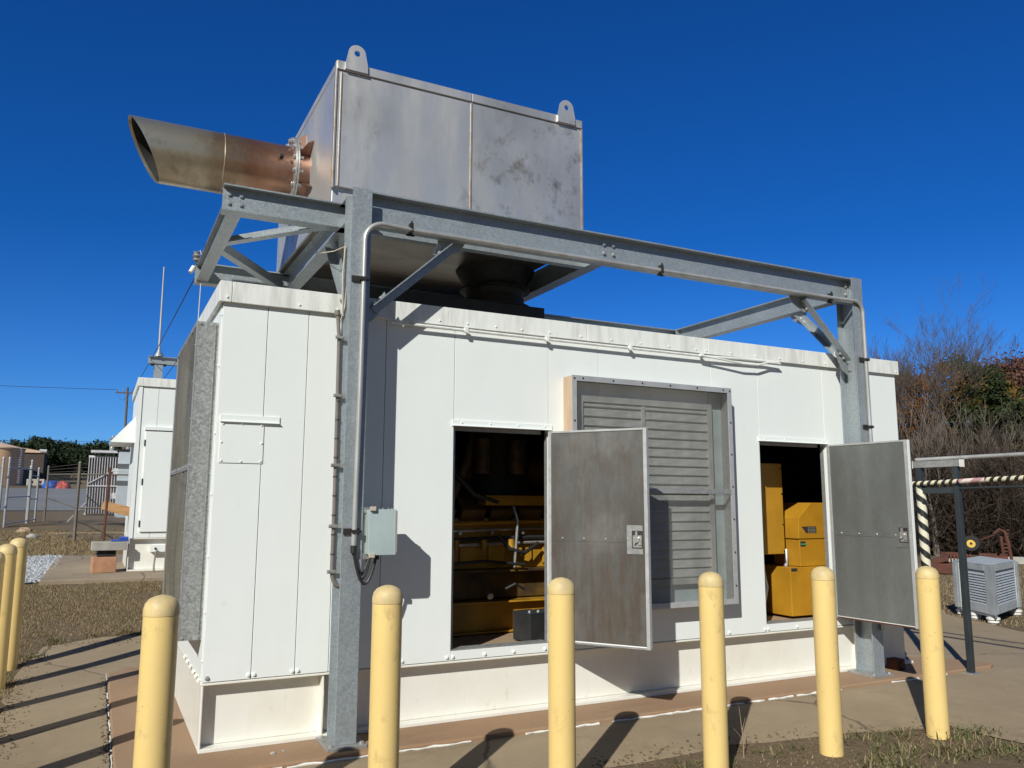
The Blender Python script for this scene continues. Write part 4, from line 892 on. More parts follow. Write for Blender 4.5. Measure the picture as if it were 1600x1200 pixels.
# ------------------------------------------------------------------ transformer
tf = thing('power_transformer', 'pale blue grey power transformer with a white radiator bank behind the fence', 'transformer', (0,26,1.1))
b = MB(); b.box(-.06,1.5,25.6,27.6,1.1,3.4); b.build('tank', G['xfmr'], tf, bevel=.01)
for z in (2.2,2.78): 
    b = MB(); b.poly([(-.10,25.45,z+.16),(-.10,25.59,z+.16),(-.10,25.59,z)],(1.6,0,0)); b.build('stiffening_rib', G['xfmr'], tf)
MB().box(-.12,1.6,25.55,27.7,3.401,3.45).build('tank_lid', G['soot'], tf)
for x, y, mm in ((-.28,26.8,G['porcelain']),(.22,26.0,G['porcelain'])):
    pr = [(.09,-.12),(.09,0)]
    for k in range(6): pr += [(.115 if k%2 else .07, .03+k*.055)]
    pr += [(.035,.36),(.02,.42)]; bu = MB().lathe(pr,(x,y,3.58),14).build('bushing', mm, tf, smooth=True)
MB().box(-.95,.0,26.5,27.1,3.36,3.44).build('bushing_shelf', G['radiator'], tf)
rd = MB().cyl((-1.0,26.9,3.22),(.0,26.9,3.22),.05,.05,10).build('radiator_header', G['radiator'], tf, smooth=True)
MB().cyl((-1.02,26.9,1.2),(.0,26.9,1.2),.05,.05,10).build('radiator_header', G['radiator'], tf, smooth=True)
for k in range(12):
    x = -.985+k*.083; f_ = MB().box(x,x+.022,26.45,27.3,1.22,3.2).build('radiator_fin', G['radiator'], tf)
MB().box(-.98,-.04,26.52,27.3,1.25,3.15).build('radiator_core', G['radiator_in'], tf)
b = MB(); b.bar((-.99,26.42,2.25),(-.03,26.42,2.84),.03,.03); b.bar((-1.0,26.42,2.19),(-.05,26.42,2.19),.03,.04); b.bar((-1.0,26.43,1.6),(-1.5,26.3,.95),.03,.03); b.build('radiator_brace', G['radiator'], tf)
for z in (1.75,2.6): MB().box(-.2,-.065,25.9,26.3,z,z+.2).build('valve_box', G['radiator'], tf)

# ------------------------------------------------------------------ far left: tank, pole, wires, heaps, woods
TX, TY, TR = -20.6, 193.4, 5.9
tk = thing('storage_tank', 'big tan round storage tank with a shallow cone roof at the far left', 'storage tank', (TX,TY,4.6))
MB().lathe([(TR,0),(TR,7.6)],(TX,TY,4.7),72).build('shell', G['tank'], tk, smooth=True)
MB().lathe([(TR+.15,7.6),(TR+.15,7.85),(1,9.2),(.2,9.25)],(TX,TY,4.7),72).build('roof', G['tank_roof'], tk, smooth=True)
q = R(-32); c = (TX+(TR+.3)*math.cos(q),TY+(TR+.3)*math.sin(q)); b = MB()
for s_ in (-.35,.35): b.bar((c[0]+s_,c[1],5.2),(c[0]+s_,c[1],12.9),.09,.09)
for k in range(20): b.bar((c[0]-.35,c[1],5.4+k*.37),(c[0]+.35,c[1],5.4+k*.37),.06,.06)
b.build('ladder', G['radiator'], tk)
fb_ = thing('far_building', 'dark brown flat roofed building standing right of the tan tank', 'building', (-13.5,206,5))
MB().box(-15.6,-11.6,203,214,4.6,12.3).build('wall', G['brown_wall'], fb_)
MB().poly([(-15.9,202.7,12.301),(-11.3,202.7,12.301),(-11.3,202.7,12.55),(-15.9,202.7,13.3)],(0,11.6,0)).build('roof', G['tank_roof'], fb_)
MB().box(-12.6,-11.2,202.5,204.5,12.56,13.1).build('roof_unit', G['radiator'], fb_)
up_ = thing('utility_pole', 'far wooden utility pole with a crossarm above the white enclosure roof', 'utility pole', (1.75,94,h(1.75,94)))
MB().cyl((1.75,94,1.2),(1.62,94,14.3),.17,.12,10).build('pole', G['pole'], up_, smooth=True)
MB().bar((.45,94,13.65),(2.9,94,13.7),.11,.13).build('crossarm', G['pole'], up_)
for x in (.6,1.25,2.15,2.75): MB().lathe([(.05,0),(.09,.06),(.05,.12),(.09,.18),(.03,.26)],(x,94,13.72),8).build('insulator', G['porcelain'], up_, smooth=True)
def wire(label, p, q, sag, r=.006):
    o = MB().tube(hang(p,q,sag,30), r, 4, False).build('power_line', G['soot']); tag(o, label, 'power line', 'overhead wires'); return o
wire('overhead wire from the insulator on the frame corner to the far utility pole', (.04,2.2,3.80), (.6,94,13.98), 1.2)
wire('overhead wire from behind the enclosure roof, lower than the corner wire', (.35,2.6,3.75), (1.25,94,13.98), 1.6)
wire('overhead wire nearest the lightning rod post', (.6,2.6,3.6), (2.15,94,13.98), 2.6)
wire('long level wire crossing the sky at the left, ending at the pole', (-60,97,14.6), (.6,94,13.98), .6, .03)
wire('faint lower wire crossing the sky just above the far trees', (-60,150,11.5), (12,150,12.2), .5, .03)
ins = thing('wire_insulator', 'small white strain insulator on the left rear corner of the steel frame', 'insulator', (.0,2.2,3.8))
MB().lathe([(.012,0),(.035,.01),(.02,.03),(.04,.05),(.02,.07),(.03,.09)],(.0,2.16,3.845),12).build('disc_stack', G['porcelain'], ins, smooth=True); MB().cyl((-.02,2.12,3.78),(-.05,2.1,3.72),.022,.018,10).build('white_cap', G['sealant'], ins, smooth=True)
MB().tube([(.0,2.16,3.93),(.03,2.14,3.95),(.05,2.12,3.85),(.04,2.1,3.0),(.02,2.0,2.87)],.004,6).build('tail_wire', G['beige'], ins, smooth=True)
rnd = random.Random(9)
def heap(name, label, cat, c, sx, sy, sz, m, seed):
    bm = bmesh.new(); bmesh.ops.create_icosphere(bm, subdivisions=3, radius=1); r_ = random.Random(seed)
    ph = [r_.uniform(0,6) for _ in range(6)]
    for v in bm.verts:
        k = 1+.12*math.sin(v.co.x*4+ph[0])*math.sin(v.co.y*5+ph[1])+.08*math.sin(v.co.z*7+v.co.x*6+ph[2]); v.co = V((v.co.x*sx*k, v.co.y*sy*k, max(v.co.z*sz*k,-.1)))
    me = bpy.data.meshes.new(name); bm.to_mesh(me); bm.free(); me.materials.append(m); o = bpy.data.objects.new(name, me); COL.objects.link(o); o.location = c; return tag(o, label, cat)
heap('tarp_covered_pile','far pile under a bright blue tarp across the parking lot','covered pile',(-8.6,176,h(-8.6,176)),1.6,2,1.6,G['blue'],1)
heap('tarp_covered_pile','far pile under a red cloth beside the blue tarp pile','covered pile',(-6.6,175,h(-6.6,175)),1.4,1.5,1.35,G['redcloth'],2)
ml = thing('parked_trailer', 'pale far trailer with two dark windows at the lot edge', 'trailer', (-11.2,177,h(-11.2,177)))
b = MB(); zt = h(-11.2,177); b.box(-12.8,-9.8,176,178,zt+.4,zt+1.7); b.build('body', G['beige'], ml, bevel=.08)
for x in (-12.4,-11.0): MB().box(x,x+.7,175.96,175.995,zt+.85,zt+1.4).build('window', G['black'], ml)
for x in (-12.1,-10.5): MB().cyl((x,175.9,zt+.35),(x,176.3,zt+.35),.36,.36,12).build('wheel', G['tyre'], ml, smooth=True)
# low stones and timber by the fence
for k,(x,y,s) in enumerate(((-2.55,23.5,.17),(-2.2,21.5,.13))):
    heap('rock',('brown rock lying at the foot of the gate','pale rock lying in front of the fence line')[k],'rock',(x,y,h(x,y)),s*1.3,s,s,(G['wood'],G['stone'])[k],20+k)
tag(MB().box(-1.9,2.0,22.6,22.75,.55,.72).build('timber', G['wood'], bevel=.01), 'long weathered timber lying on the ground beyond the fence', 'timber')
for k,(a,c) in enumerate((((-1.75,22.3,.6),(-1.25,21.2,.62)),((-.9,22.2,.6),(-.4,21.1,.62)),((-.2,22.2,.6),(.3,21.3,.62)))):
    tag(MB().bar(a,c,.14,.12).build('timber', G['pole']), ('dark timber lying askew left of the corner post','dark timber lying askew right of the corner post','dark timber lying askew below the radiator bank')[k], 'timber', 'dark timbers on the ground')

def foliage(name, boxes_or_pts, size, m, seed=0):
    """many small leaf faces at given points with given local size"""
    r_ = np.random.default_rng(seed); P = np.asarray(boxes_or_pts); n = len(P)
    a = r_.normal(size=(n,3)); a /= np.linalg.norm(a,axis=1)[:,None]; b_ = r_.normal(size=(n,3)); b_ -= a*(a*b_).sum(1)[:,None]; b_ /= np.linalg.norm(b_,axis=1)[:,None]
    s = size*r_.uniform(.5,1.3,(n,1)); q = np.stack([P-a*s, P+b_*s*.55, P+a*s, P-b_*s*.55],1).reshape(-1,3)
    me = bpy.data.meshes.new(name); me.vertices.add(4*n); me.vertices.foreach_set('co', q.ravel()); me.loops.add(4*n); me.loops.foreach_set('vertex_index', np.arange(4*n)); me.polygons.add(n); me.polygons.foreach_set('loop_start', np.arange(0,4*n,4)); me.update(); me.materials.append(m)
    return me
def crown_pts(r_, c, sx, sz, n, clumps):
    """leaf points gathered in uneven clumps through an egg-shaped volume"""
    d = r_.normal(size=(clumps,3)); d /= np.linalg.norm(d,axis=1)[:,None]; rad = r_.uniform(.35,1,(clumps,1))**.6; C = d*rad*np.array([sx,sx,sz])*.85; cs = r_.uniform(.16,.36,clumps)*sx
    i = r_.integers(0,clumps,n); e = r_.normal(size=(n,3))*cs[i][:,None]*.6; e[:,2] *= .7
    return C[i]+e+np.asarray(c)
M_pine = island('dark_pine_leaf', [(.012,.022,.010),(.022,.036,.015),(.035,.05,.02)])
r_ = np.random.default_rng(5); pts = []
for k in range(190):
    x = r_.uniform(-70,55); y = r_.uniform(225,300); z0 = h(x,y); H_ = r_.uniform(6.5,12.2); W = r_.uniform(3,5)
    if x < -24: H_ *= .75
    pts.append(crown_pts(r_,(x,y,z0+H_*.52),W,H_*.50,1500,40))
o = bpy.data.objects.new('far_woods', foliage('far_woods', np.concatenate(pts), .42, M_pine, 3)); COL.objects.link(o); stuff(o, 'dark pine woods along the far left skyline', 'woods')

# ------------------------------------------------------------------ right: trees and thicket
CAMX, CAMY = -.672, -5.616
def polar(az, d): return (CAMX+d*math.sin(R(az)), CAMY+d*math.cos(R(az)))
def grow(b, rnd, p, d, L, r, lvl, spread=.5, up=.15, maxl=5, nseg=3):
    pts = [p]; rs = [r]; q = p
    for i in range(nseg):
        d = (d+V((rnd.gauss(0,.12),rnd.gauss(0,.12),rnd.gauss(0,.06)+up*.25))).normalized(); q = q+d*(L/nseg); pts.append(q); rs.append(max(r*(1-.45*(i+1)/nseg), .0045))
    b.tube(pts, rs, 6 if lvl < 2 else (4 if lvl < 3 else 3), False)
    if lvl >= maxl: return
    k = rnd.choice((2,3,3)) if lvl < maxl-1 else rnd.choice((2,3,4))
    for i in range(k):
        ax = V((rnd.gauss(0,1),rnd.gauss(0,1),rnd.gauss(0,.4))).normalized(); nd = (d+ax*spread*rnd.uniform(.6,1.3)+V((0,0,up))).normalized()
        j = rnd.randint(max(1,nseg-2),nseg) if i else nseg
        grow(b, rnd, pts[j], nd, L*rnd.uniform(.62,.86), rs[j]*rnd.uniform(.5,.72), lvl+1, spread, up, maxl, nseg)
def bare_tree(az, dist, hgt, label, seed, m, spread=.45, up=.22, maxl=5, r0=.14, lean=0):
    x, y = polar(az, dist); z = h(x,y); t = thing('bare_tree', label, 'tree', (x,y,z), 'leafless trees at the right'); rnd = random.Random(seed)
    s = hgt/3.6
    b = MB(); base = V((x,y,z-.1)); d = V((lean,0,1)).normalized(); L = s*.95; pts = [base]; rs = [r0]; q = base
    for i in range(4): d = (d+V((rnd.gauss(0,.06),rnd.gauss(0,.06),.05))).normalized(); q = q+d*L/4; pts.append(q); rs.append(r0*(1-.07*(i+1)))
    b.tube(pts, rs, 8, False); b.build('trunk', m, t, smooth=True)
    c = MB(); k = rnd.choice((3,4))
    for i in range(k):
        a = 2*math.pi*(i+rnd.random()*.6)/k; nd = (d+V((math.cos(a),math.sin(a),0))*spread*rnd.uniform(.6,1.2)).normalized()
        grow(c, rnd, pts[-1 if i < 3 else -2], nd, s*rnd.uniform(.75,1.0), rs[-1]*rnd.uniform(.55,.75), 1, spread, up, maxl)
    c.build('crown', m, t, fix=False)
    return t
bare = [(53.6,44,9.0,'tall grey leafless tree just right of the enclosure roof, finest twigs against the sky',11,G['bark_dark'],.5,.22,7,.13),
 (55.0,46,8.7,'wide twiggy leafless tree beside the tallest one, on the skyline',12,G['bark_dark'],.52,.2,7,.13),
 (54.2,30,5.1,'pale barked leafless tree forking low, right of the open grey door',13,G['bark'],.36,.2,5,.11),
 (54.9,32,5.6,'leafless tree with a slender pale trunk in front of the orange foliage',14,G['bark'],.36,.25,5,.075),
 (57.4,33,4.0,'thin leafless sapling below the green evergreen',15,G['bark'],.32,.2,5,.045),
 (58.6,36,4.2,'thin leafless tree near the right picture edge',16,G['bark'],.35,.2,5,.05),
 (56.1,40,4.9,'leafless grey tree in the middle of the thicket',17,G['bark_dark'],.45,.2,6,.07),
 (54.3,47,9.3,'grey leafless tree between the two tallest, its crown rounded against the sky',21,G['bark_dark'],.55,.16,7,.14),
 (53.1,48,8.8,'grey leafless tree closest behind the enclosure roof corner, dense fine twigs',22,G['bark_dark'],.55,.18,7,.14),
 (52.3,42,8.2,'leafless tree mostly behind the white enclosure corner',18,G['bark_dark'],.5,.2,6,.12),
 (60.9,38,5.2,'leafless tree just outside the right picture edge',19,G['bark_dark'],.5,.2,5,.09)]
for a in bare: bare_tree(*a)
leaf = {'orange':island('rust_orange_leaf',[(.15,.058,.016),(.22,.09,.022),(.11,.045,.018)]),'green':island('evergreen_leaf',[(.016,.028,.009),(.03,.045,.014),(.05,.062,.02)]),'red':island('russet_leaf',[(.12,.06,.045),(.17,.085,.065),(.085,.045,.035)]),'gold':island('gold_brown_leaf',[(.13,.07,.015),(.19,.11,.025),(.08,.05,.02)])}
def leafy(az, dist, hgt, w, kind, label, seed, n=9000, size=.11):
    x, y = polar(az, dist); z = h(x,y); t = thing('leafy_tree', label, 'tree', (x,y,z), 'leafy trees at the right'); r_ = np.random.default_rng(seed)
    MB().cyl((x,y,z-.2),(x,y,z+hgt*.7),.16,.06,8,False).build('trunk', G['bark_dark'], t, smooth=True)
    P = crown_pts(r_,(0,0,hgt*.53),w,hgt*.49,n,34)
    o = bpy.data.objects.new('crown', foliage('crown', P, size, leaf[kind], seed)); COL.objects.link(o); o.parent = t
leafy(55.0,57,8.0,2.9,'orange','rust orange oak behind the leafless trees, left part of the wood',31)
leafy(56.1,54,7.2,1.7,'gold','small gold orange tree beside the green evergreen',32,3500)
leafy(56.7,56,8.2,1.7,'green','bright green evergreen at the middle of the skyline',33)
leafy(57.5,50,6.2,1.6,'green','green evergreen lower on the slope, under the skyline notch',34)
leafy(58.9,66,8.0,3.2,'red','broad russet oak on the skyline near the right picture edge',35,15000)
leafy(61.2,64,8.2,3.6,'red','russet oak on the skyline beyond the right picture edge',36,15000)
leafy(59.4,50,5.6,1.6,'green','low green evergreen below the russet oak',37,4500)
leafy(58.1,58,7.2,2.0,'gold','gold brown tree below the russet oak',38,3500)
leafy(52.6,56,7.6,2.8,'orange','rust brown oak hidden mostly by the enclosure corner',39)
# the twiggy thicket that fills the wood's edge: one mass nobody could count
r_ = np.random.default_rng(8); n = 64000
az = r_.uniform(46,66,n); dd = 29.5+r_.random(n)**1.2*17; X = CAMX+dd*np.sin(np.radians(az)); Y = CAMY+dd*np.cos(np.radians(az)); Z = H(X,Y)
hh = (2.5+.6*np.sin(az*2.1)+.6*np.sin(az*5.3+1)+.4*np.sin(az*11))*r_.random(n)**.9
Pb = np.stack([X,Y,Z+hh],1); D = r_.normal(size=(n,3)); D[:,2] = np.abs(D[:,2])*1.3+.2; D /= np.linalg.norm(D,axis=1)[:,None]; Ln = r_.uniform(.35,1.5,n)[:,None]; Sd = np.cross(D, r_.normal(size=(n,3))); Sd /= np.linalg.norm(Sd,axis=1)[:,None]; wd = r_.uniform(.006,.02,n)[:,None]
T = np.stack([Pb-Sd*wd, Pb+Sd*wd, Pb+D*Ln],1).reshape(-1,3)
me = bpy.data.meshes.new('thicket'); me.vertices.add(3*n); me.vertices.foreach_set('co', T.ravel()); me.loops.add(3*n); me.loops.foreach_set('vertex_index', np.arange(3*n)); me.polygons.add(n); me.polygons.foreach_set('loop_start', np.arange(0,3*n,3)); me.update()
me.materials.append(island('brown_twig',[(.026,.019,.014),(.042,.03,.022),(.07,.053,.04),(.032,.023,.017),(.044,.029,.019)])); o = bpy.data.objects.new('thicket', me); COL.objects.link(o); stuff(o, 'brown leafless brush filling the edge of the wood at the right', 'thicket')
n = 26000; az = r_.uniform(46,66,n); dd = 36+r_.random(n)*26; X = CAMX+dd*np.sin(np.radians(az)); Y = CAMY+dd*np.cos(np.radians(az)); Z = H(X,Y)+(2.0+.8*np.sin(az*2.7+2)+.6*np.sin(az*7))*r_.random(n)
o = bpy.data.objects.new('undergrowth', foliage('undergrowth', np.stack([X,Y,Z],1), .17, island('dry_brown_leaf',[(.035,.024,.016),(.05,.034,.021),(.07,.046,.027),(.032,.03,.014)]), 12)); COL.objects.link(o); stuff(o, 'dry brown undergrowth on the wooded slope at the right', 'undergrowth')

# ------------------------------------------------------------------ right: barrier, crate, rusty implement
bar_ = thing('pipe_barrier', 'dark steel post barrier with pipe rail and hazard taped rail at the right', 'barrier', (6.875,-.42,0))
AX, AY, BY = 6.83, -.47, -.07
b = MB()
MB().box(AX-.026,AX+.026,AY-.026,AY+.026,.05,2.02).build('post', G['charcoal'], bar_, bevel=.004)
MB().box(AX-.03,AX+.03,BY-.03,BY+.03,.1,2.02).build('post', G['charcoal'], bar_, bevel=.004)
MB().box(AX-.03,AX+.03,-2.66,-2.60,0,2.02).build('post', G['charcoal'], bar_, bevel=.004)
MB().box(AX-.032,AX+.032,AY-.06,BY+.05,2.021,2.085).build('top_channel', G['galv_grey'], bar_, bevel=.003)
for y in (AY-.068,BY+.0505): MB().box(AX-.034,AX+.034,y,y+.0075,2.017,2.088).build('end_cap', G['sealant'], bar_)
MB().box(AX-.025,AX+.025,AY+.031,BY-.031,1.76,1.82).build('cross_rail', G['charcoal'], bar_, bevel=.003)
MB().cyl((AX,BY+.03,2.105),(AX+.25,-2.9,2.13),.02,.02,10).build('pipe_rail', G['conduit'], bar_, smooth=True)
def taped(name, p0, p1, r, m, parent, n=12, k=40):
    b = MB(); p0, p1 = V(p0), V(p1); b.tube([p0.lerp(p1,i/k) for i in range(k+1)], r, n, False); o = b.build(name, m, parent, smooth=True, fix=False)
    uv = o.data.uv_layers.new(); L = (p1-p0).length; d = []
    for i in range(k):
        for j in range(n):
            for (ii,jj) in ((i,j),(i,j+1),(i+1,j+1),(i+1,j)): d += [jj/n, ii/k*L]
    uv.data.foreach_set('uv', d); return o
taped('taped_rail', (AX-.045,BY+.08,1.86), (AX-.035,-.52,1.875), .024, G['hazard'], bar_)
taped('taped_rail', (AX-.035,-.523,1.875), (AX-.03,-.78,1.885), .024, G['redwhite'], bar_)
taped('taped_rail', (AX-.03,-.783,1.885), (AX+.0,-2.6,1.93), .024, G['hazard'], bar_)
taped('taped_post', (AX,BY,.9), (AX,BY,1.83), .046, G['hazard_post'], bar_, 14)
taped('taped_rail', (AX-.01,BY+.06,1.80), (AX+.0,-2.6,1.84), .012, G['charcoal'], bar_)
MB().box(AX-.06,AX+.06,AY-.06,AY+.055,.066,.08).build('base_plate', G['galv_grey'], bar_)

cr = thing('louvered_cabinet', 'galvanized louvered steel cabinet standing on white insulator feet on dry grass', 'cabinet', (11.2,2.2,.1))
A = V((10.56,1.68,0)); B_ = V((11.03,2.55,0)); C_ = V((11.87,2.14,0)); uL = (B_-A); uR = (C_-A); zc0, zc1 = .13, .80
up = V((0,0,1)); 
b = MB(); ins_ = (uL+uR).normalized()*.03
b.poly([A+ins_+up*(zc0+.01), A+ins_+uR*.94+up*(zc0+.01), A+ins_+(uR+uL)*.94+up*(zc0+.01), A+ins_+uL*.94+up*(zc0+.01)], up*(zc1-zc0-.02)); b.build('inner_core', G['crate'], cr)
b = MB(); b.poly([A+up*zc1, A+uR+up*zc1, A+uR+uL+up*zc1, A+uL+up*zc1], up*.02); b.build('top', G['crate'], cr, bevel=.004)
b = MB()
for p in (A, B_, C_): MB().obox(p+(uL+uR).normalized()*.04*(1 if p == A else 0)+up*((zc0+zc1)/2), uL, uR, up, .05, .05, (zc1-zc0)/2-.001).build('corner_post', G['crate'], cr, bevel=.003)
for u, nn in ((uL, 1),(uR, -1)):
    n_ = V((-u.y,u.x,0)).normalized()*nn; L = u.length
    b = MB(); 
    for c, hw, zc, hz in ((.10,.055,(zc0+zc1)/2,(zc1-zc0)/2-.002),(L-.08,.045,(zc0+zc1)/2,(zc1-zc0)/2-.002),(L/2,L/2-.16,zc0+.06,.058),(L/2,L/2-.16,zc1-.04,.038)): b.obox(A+u.normalized()*c+up*zc+n_*.006, u, n_, up, hw, .008, hz)
    b.build('side_frame', G['crate'], cr, bevel=.002)
    for k in range(12):
        zz = zc0+.135+k*.037; b = MB(); p = A+u.normalized()*(L/2)+up*zz
        b.obox(p+n_*.004, u, (n_+up*.5), (up-n_*.5), L/2-.165, .003, .017); b.build('louver_slat', G['crate'], cr)
MB().poly([A-uL*.03+up*.10, A+uL*1.03+up*.10, A+uL*1.03+up*.10+uR*.06, A-uL*.03+up*.10+uR*.06], up*.028).build('base_rail', G['crate'], cr)
MB().poly([A+uR*.95-uL*.03+up*.10, A+uR*.95+uL*1.03+up*.10, A+uR*1.01+uL*1.03+up*.10, A+uR*1.01-uL*.03+up*.10], up*.028).build('base_rail', G['crate'], cr)
for p in (A+uL*.08+uR*.05, A+uL*.55+uR*.05, A+uR*.93+uL*.06, A+uR*.97+uL*.5, A+uL*.95+uR*.1): MB().lathe([(.05,-.03),(.05,.015),(.075,.02),(.075,.05),(.05,.055),(.09,.062),(.09,.085),(.05,.098)],(p.x,p.y,.0),16).build('insulator_foot', G['sealant'], cr, smooth=True)

im = thing('rusty_farm_implement', 'rusty harrow frame with curved tines lying at the edge of the wood', 'farm implement', (*polar(56.1,22.5),0))
c0 = V((*polar(56.1,23),0)); ux = V((math.cos(R(56.1)),-math.sin(R(56.1)),0)); uy = V((math.sin(R(56.1)),math.cos(R(56.1)),0))
W = lambda a, bb, z: c0+ux*(a*.54)+uy*bb+V((0,0,z))
b = MB(); b.bar(W(-1.3,0,.40),W(1.35,.2,.38),.09,.10); b.bar(W(-1.3,.7,.42),W(1.35,.9,.40),.08,.09); b.bar(W(-1.2,0,.40),W(-1.2,.7,.42),.07,.08); b.bar(W(1.3,.2,.38),W(1.3,.9,.40),.07,.08); b.build('frame', G['rust'], im, bevel=.004)
for k in range(9):
    a = -1.15+k*.13; MB().tube([W(a,.1,.40),W(a,-.15,.46),W(a+.02,-.3,.33),W(a+.03,-.22,.17),W(a+.05,-.12,.08)],[.022,.022,.02,.018,.01],6).build('tine', G['rust'], im, smooth=True)
for k in range(8):
    q0 = -.25+k*.22; MB().tube([W(1.15+.28*math.sin(q0),.3,.45+.5*math.cos(q0)*0+.085*k),W(1.35+.02*k,.3,.45+.085*k)],.022,5).build('cage_bar', G['rust'], im)
b = MB(); b.tube([W(.9,.3,.95),W(1.12,.3,1.06),W(1.32,.3,1.0),W(1.42,.3,.75),W(1.5,.3,.35),W(1.5,.3,.02)],.04,6); b.tube([W(1.16,.3,.9),W(1.2,.3,.4),W(1.2,.3,.02)],.035,6); b.tube([W(.3,.5,.78),W(.9,.3,.92),W(1.15,.3,1.03)],.02,5); b.build('cage_frame', G['rust'], im, smooth=True)
b = MB(); b.obox(W(-1.25,-.5,.14), ux, uy, (0,0,1), .34, .25, .12); b.obox(W(-1.3,-.55,.33), ux+V((0,0,.3)), uy, (0,0,1), .2, .2, .06); b.build('hopper', G['rust'], im, bevel=.02)
def wheel(label, c, axis, r, w, rim):
    t = thing('wheel', label, 'wheel', tuple(c)); ax = V(axis).normalized(); c = V(c); n = 24; b = MB(); a = ax.orthogonal().normalized(); bb = ax.cross(a)
    pr = [(r*.55,-w/2),(r*.9,-w/2),(r,-w*.3),(r,w*.3),(r*.9,w/2),(r*.55,w/2)]; vs = [c+ax*z+(a*math.cos(2*math.pi*k/n)+bb*math.sin(2*math.pi*k/n))*q for q, z in pr for k in range(n)]
    b.add(vs, [(i*n+k,i*n+(k+1)%n,((i+1)%6)*n+(k+1)%n,((i+1)%6)*n+k) for i in range(6) for k in range(n)]); b.build('tyre', G['tyre'], t, smooth=True)
    b = MB(); b.cyl(c-ax*w*.25, c+ax*w*.3, r*.56, r*.5, 20); b.build('rim', rim, t, smooth=True); MB().cyl(c+ax*w*.31, c+ax*w*.36, r*.16, r*.14, 12).build('hub', G['soot'], t, smooth=True); return t
vd = -uy
wheel('small black wheel with a yellow rim, upright on the rusty frame', W(-.02,.35,.70), vd+V((-.5,0,.1)), .20, .15, G['rim'])
wheel('bare black tyre leaning under the rusty frame', W(.30,-.25,.24), vd*.5+V((0,0,.9))+ux*.2, .27, .18, G['tyre'])
tag(MB().obox(V((*polar(60.2,27),.12)), ux, uy, (0,0,1), 2.6, .12, .10).build('concrete_beam', G['stone'], bevel=.02), 'pale concrete beam lying at the foot of the wood', 'concrete beam')
an = V((6.23,-.12,.1)); ab = thing('anchor_block', 'small rusty anchor fitting on the slab behind the right bollard', 'anchor', tuple(an)); MB().box(6.17,6.29,-.18,-.06,.1,.20).build('body', G['rust'], ab, bevel=.01); MB().cyl((6.23,-.18,.15),(6.23,-.2,.15),.035,.03,12).build('boss', G['rust'], ab, smooth=True)

# ------------------------------------------------------------------ grass, weeds, pebbles
def blades(name, label, region, n, hgt, cols, seed, wid=.004, cat='grass', keep=None, bend=.5):
    r_ = np.random.default_rng(seed); x0, x1, y0, y1 = region; X = r_.uniform(x0,x1,n); Y = r_.uniform(y0,y1,n)
    if keep is not None: k = keep(X,Y,r_); X, Y = X[k], Y[k]; n = len(X)
    Z = H(X,Y); B = np.stack([X,Y,Z],1); a = r_.uniform(0,2*np.pi,n); l = hgt*r_.uniform(.4,1.3,n); le = r_.uniform(.1,bend*2,n)
    D = np.stack([np.cos(a)*le,np.sin(a)*le,np.ones(n)],1); D /= np.linalg.norm(D,axis=1)[:,None]; s = np.stack([-np.sin(a),np.cos(a),np.zeros(n)],1)*wid*r_.uniform(.6,1.4,n)[:,None]
    D2 = D+np.stack([np.cos(a),np.sin(a),-np.ones(n)*.6],1)*.5; mid = B+D*l[:,None]*.6; tip = mid+D2*l[:,None]*.45
    T = np.stack([B-s,B+s,mid+s*.7,mid-s*.7,tip],1).reshape(-1,3); me = bpy.data.meshes.new(name); me.vertices.add(5*n); me.vertices.foreach_set('co',T.ravel())
    i = np.arange(n)*5; F = np.stack([i,i+1,i+2,i+3,i+3,i+2,i+4],1).ravel(); me.loops.add(7*n); me.loops.foreach_set('vertex_index',F); ls = np.stack([np.arange(n)*7,np.arange(n)*7+4],1).ravel(); me.polygons.add(2*n); me.polygons.foreach_set('loop_start',ls); me.update()
    me.materials.append(island(name+'_blade', cols)); o = bpy.data.objects.new(name, me); COL.objects.link(o); return stuff(o, label, cat)
dry = [(.26,.19,.105),(.44,.335,.20),(.17,.12,.068),(.31,.235,.13),(.13,.115,.05)]
from math import sin
def patchy(X, Y, r_, thr=.0, sc=2.0): return (np.sin(X*sc*1.7+1)*np.sin(Y*sc*1.3+.5)+.7*np.sin(X*sc*3.1+Y*sc*2.3)+r_.normal(size=len(X))*.6) > thr
def lawn_keep(X, Y, r_): return ((Y > 4.62+.1*np.sin(X*5)) | (X < -1.24-.08*np.sin(Y*4))) & ((X > -1.6) | (Y < 7.6)) & patchy(X,Y,r_,-.9)
blades('dry_lawn','short dry brown lawn between the pavement and the far concrete pad',(-3.2,.6,2.2,7.72),170000,.03,dry,41,.0017,keep=lawn_keep)
blades('dry_verge','dry grass strip beyond the far pad along the fence',(-3.6,3,13.7,24),60000,.08,dry,42,.004)
blades('dry_field','dry grass around the louvered cabinet at the right',(9.8,24,-1,10),120000,.035,dry,43,.0035,keep=lambda X,Y,r_: (X > 10.05+.30*np.maximum(Y,-.5)+.1*np.sin(Y*6)) & ~((Y > 5.6+(X-13)*.43) & (Y < 6.5+(X-13)*.43)))
green = [(.06,.085,.025),(.10,.12,.04),(.17,.145,.07),(.26,.20,.11),(.20,.15,.08)]
fc = [(3.42,-1.33,.14),(3.62,-1.36,.13),(4.15,-1.32,.16),(4.35,-1.38,.2),(4.6,-1.42,.2),(4.9,-1.62,.22),(5.2,-1.62,.2),(4.2,-1.7,.26),(4.55,-1.85,.3),(2.75,-1.3,.14),(3.0,-1.42,.12),(4.95,-2.0,.3),(3.9,-1.9,.3)]
def tuft_keep(cs): return lambda X,Y,r_: np.any([((X-c[0])**2+((Y-c[1])*1.2)**2) < (c[2]*r_.uniform(.05,1,len(X)))**2 for c in cs],0)
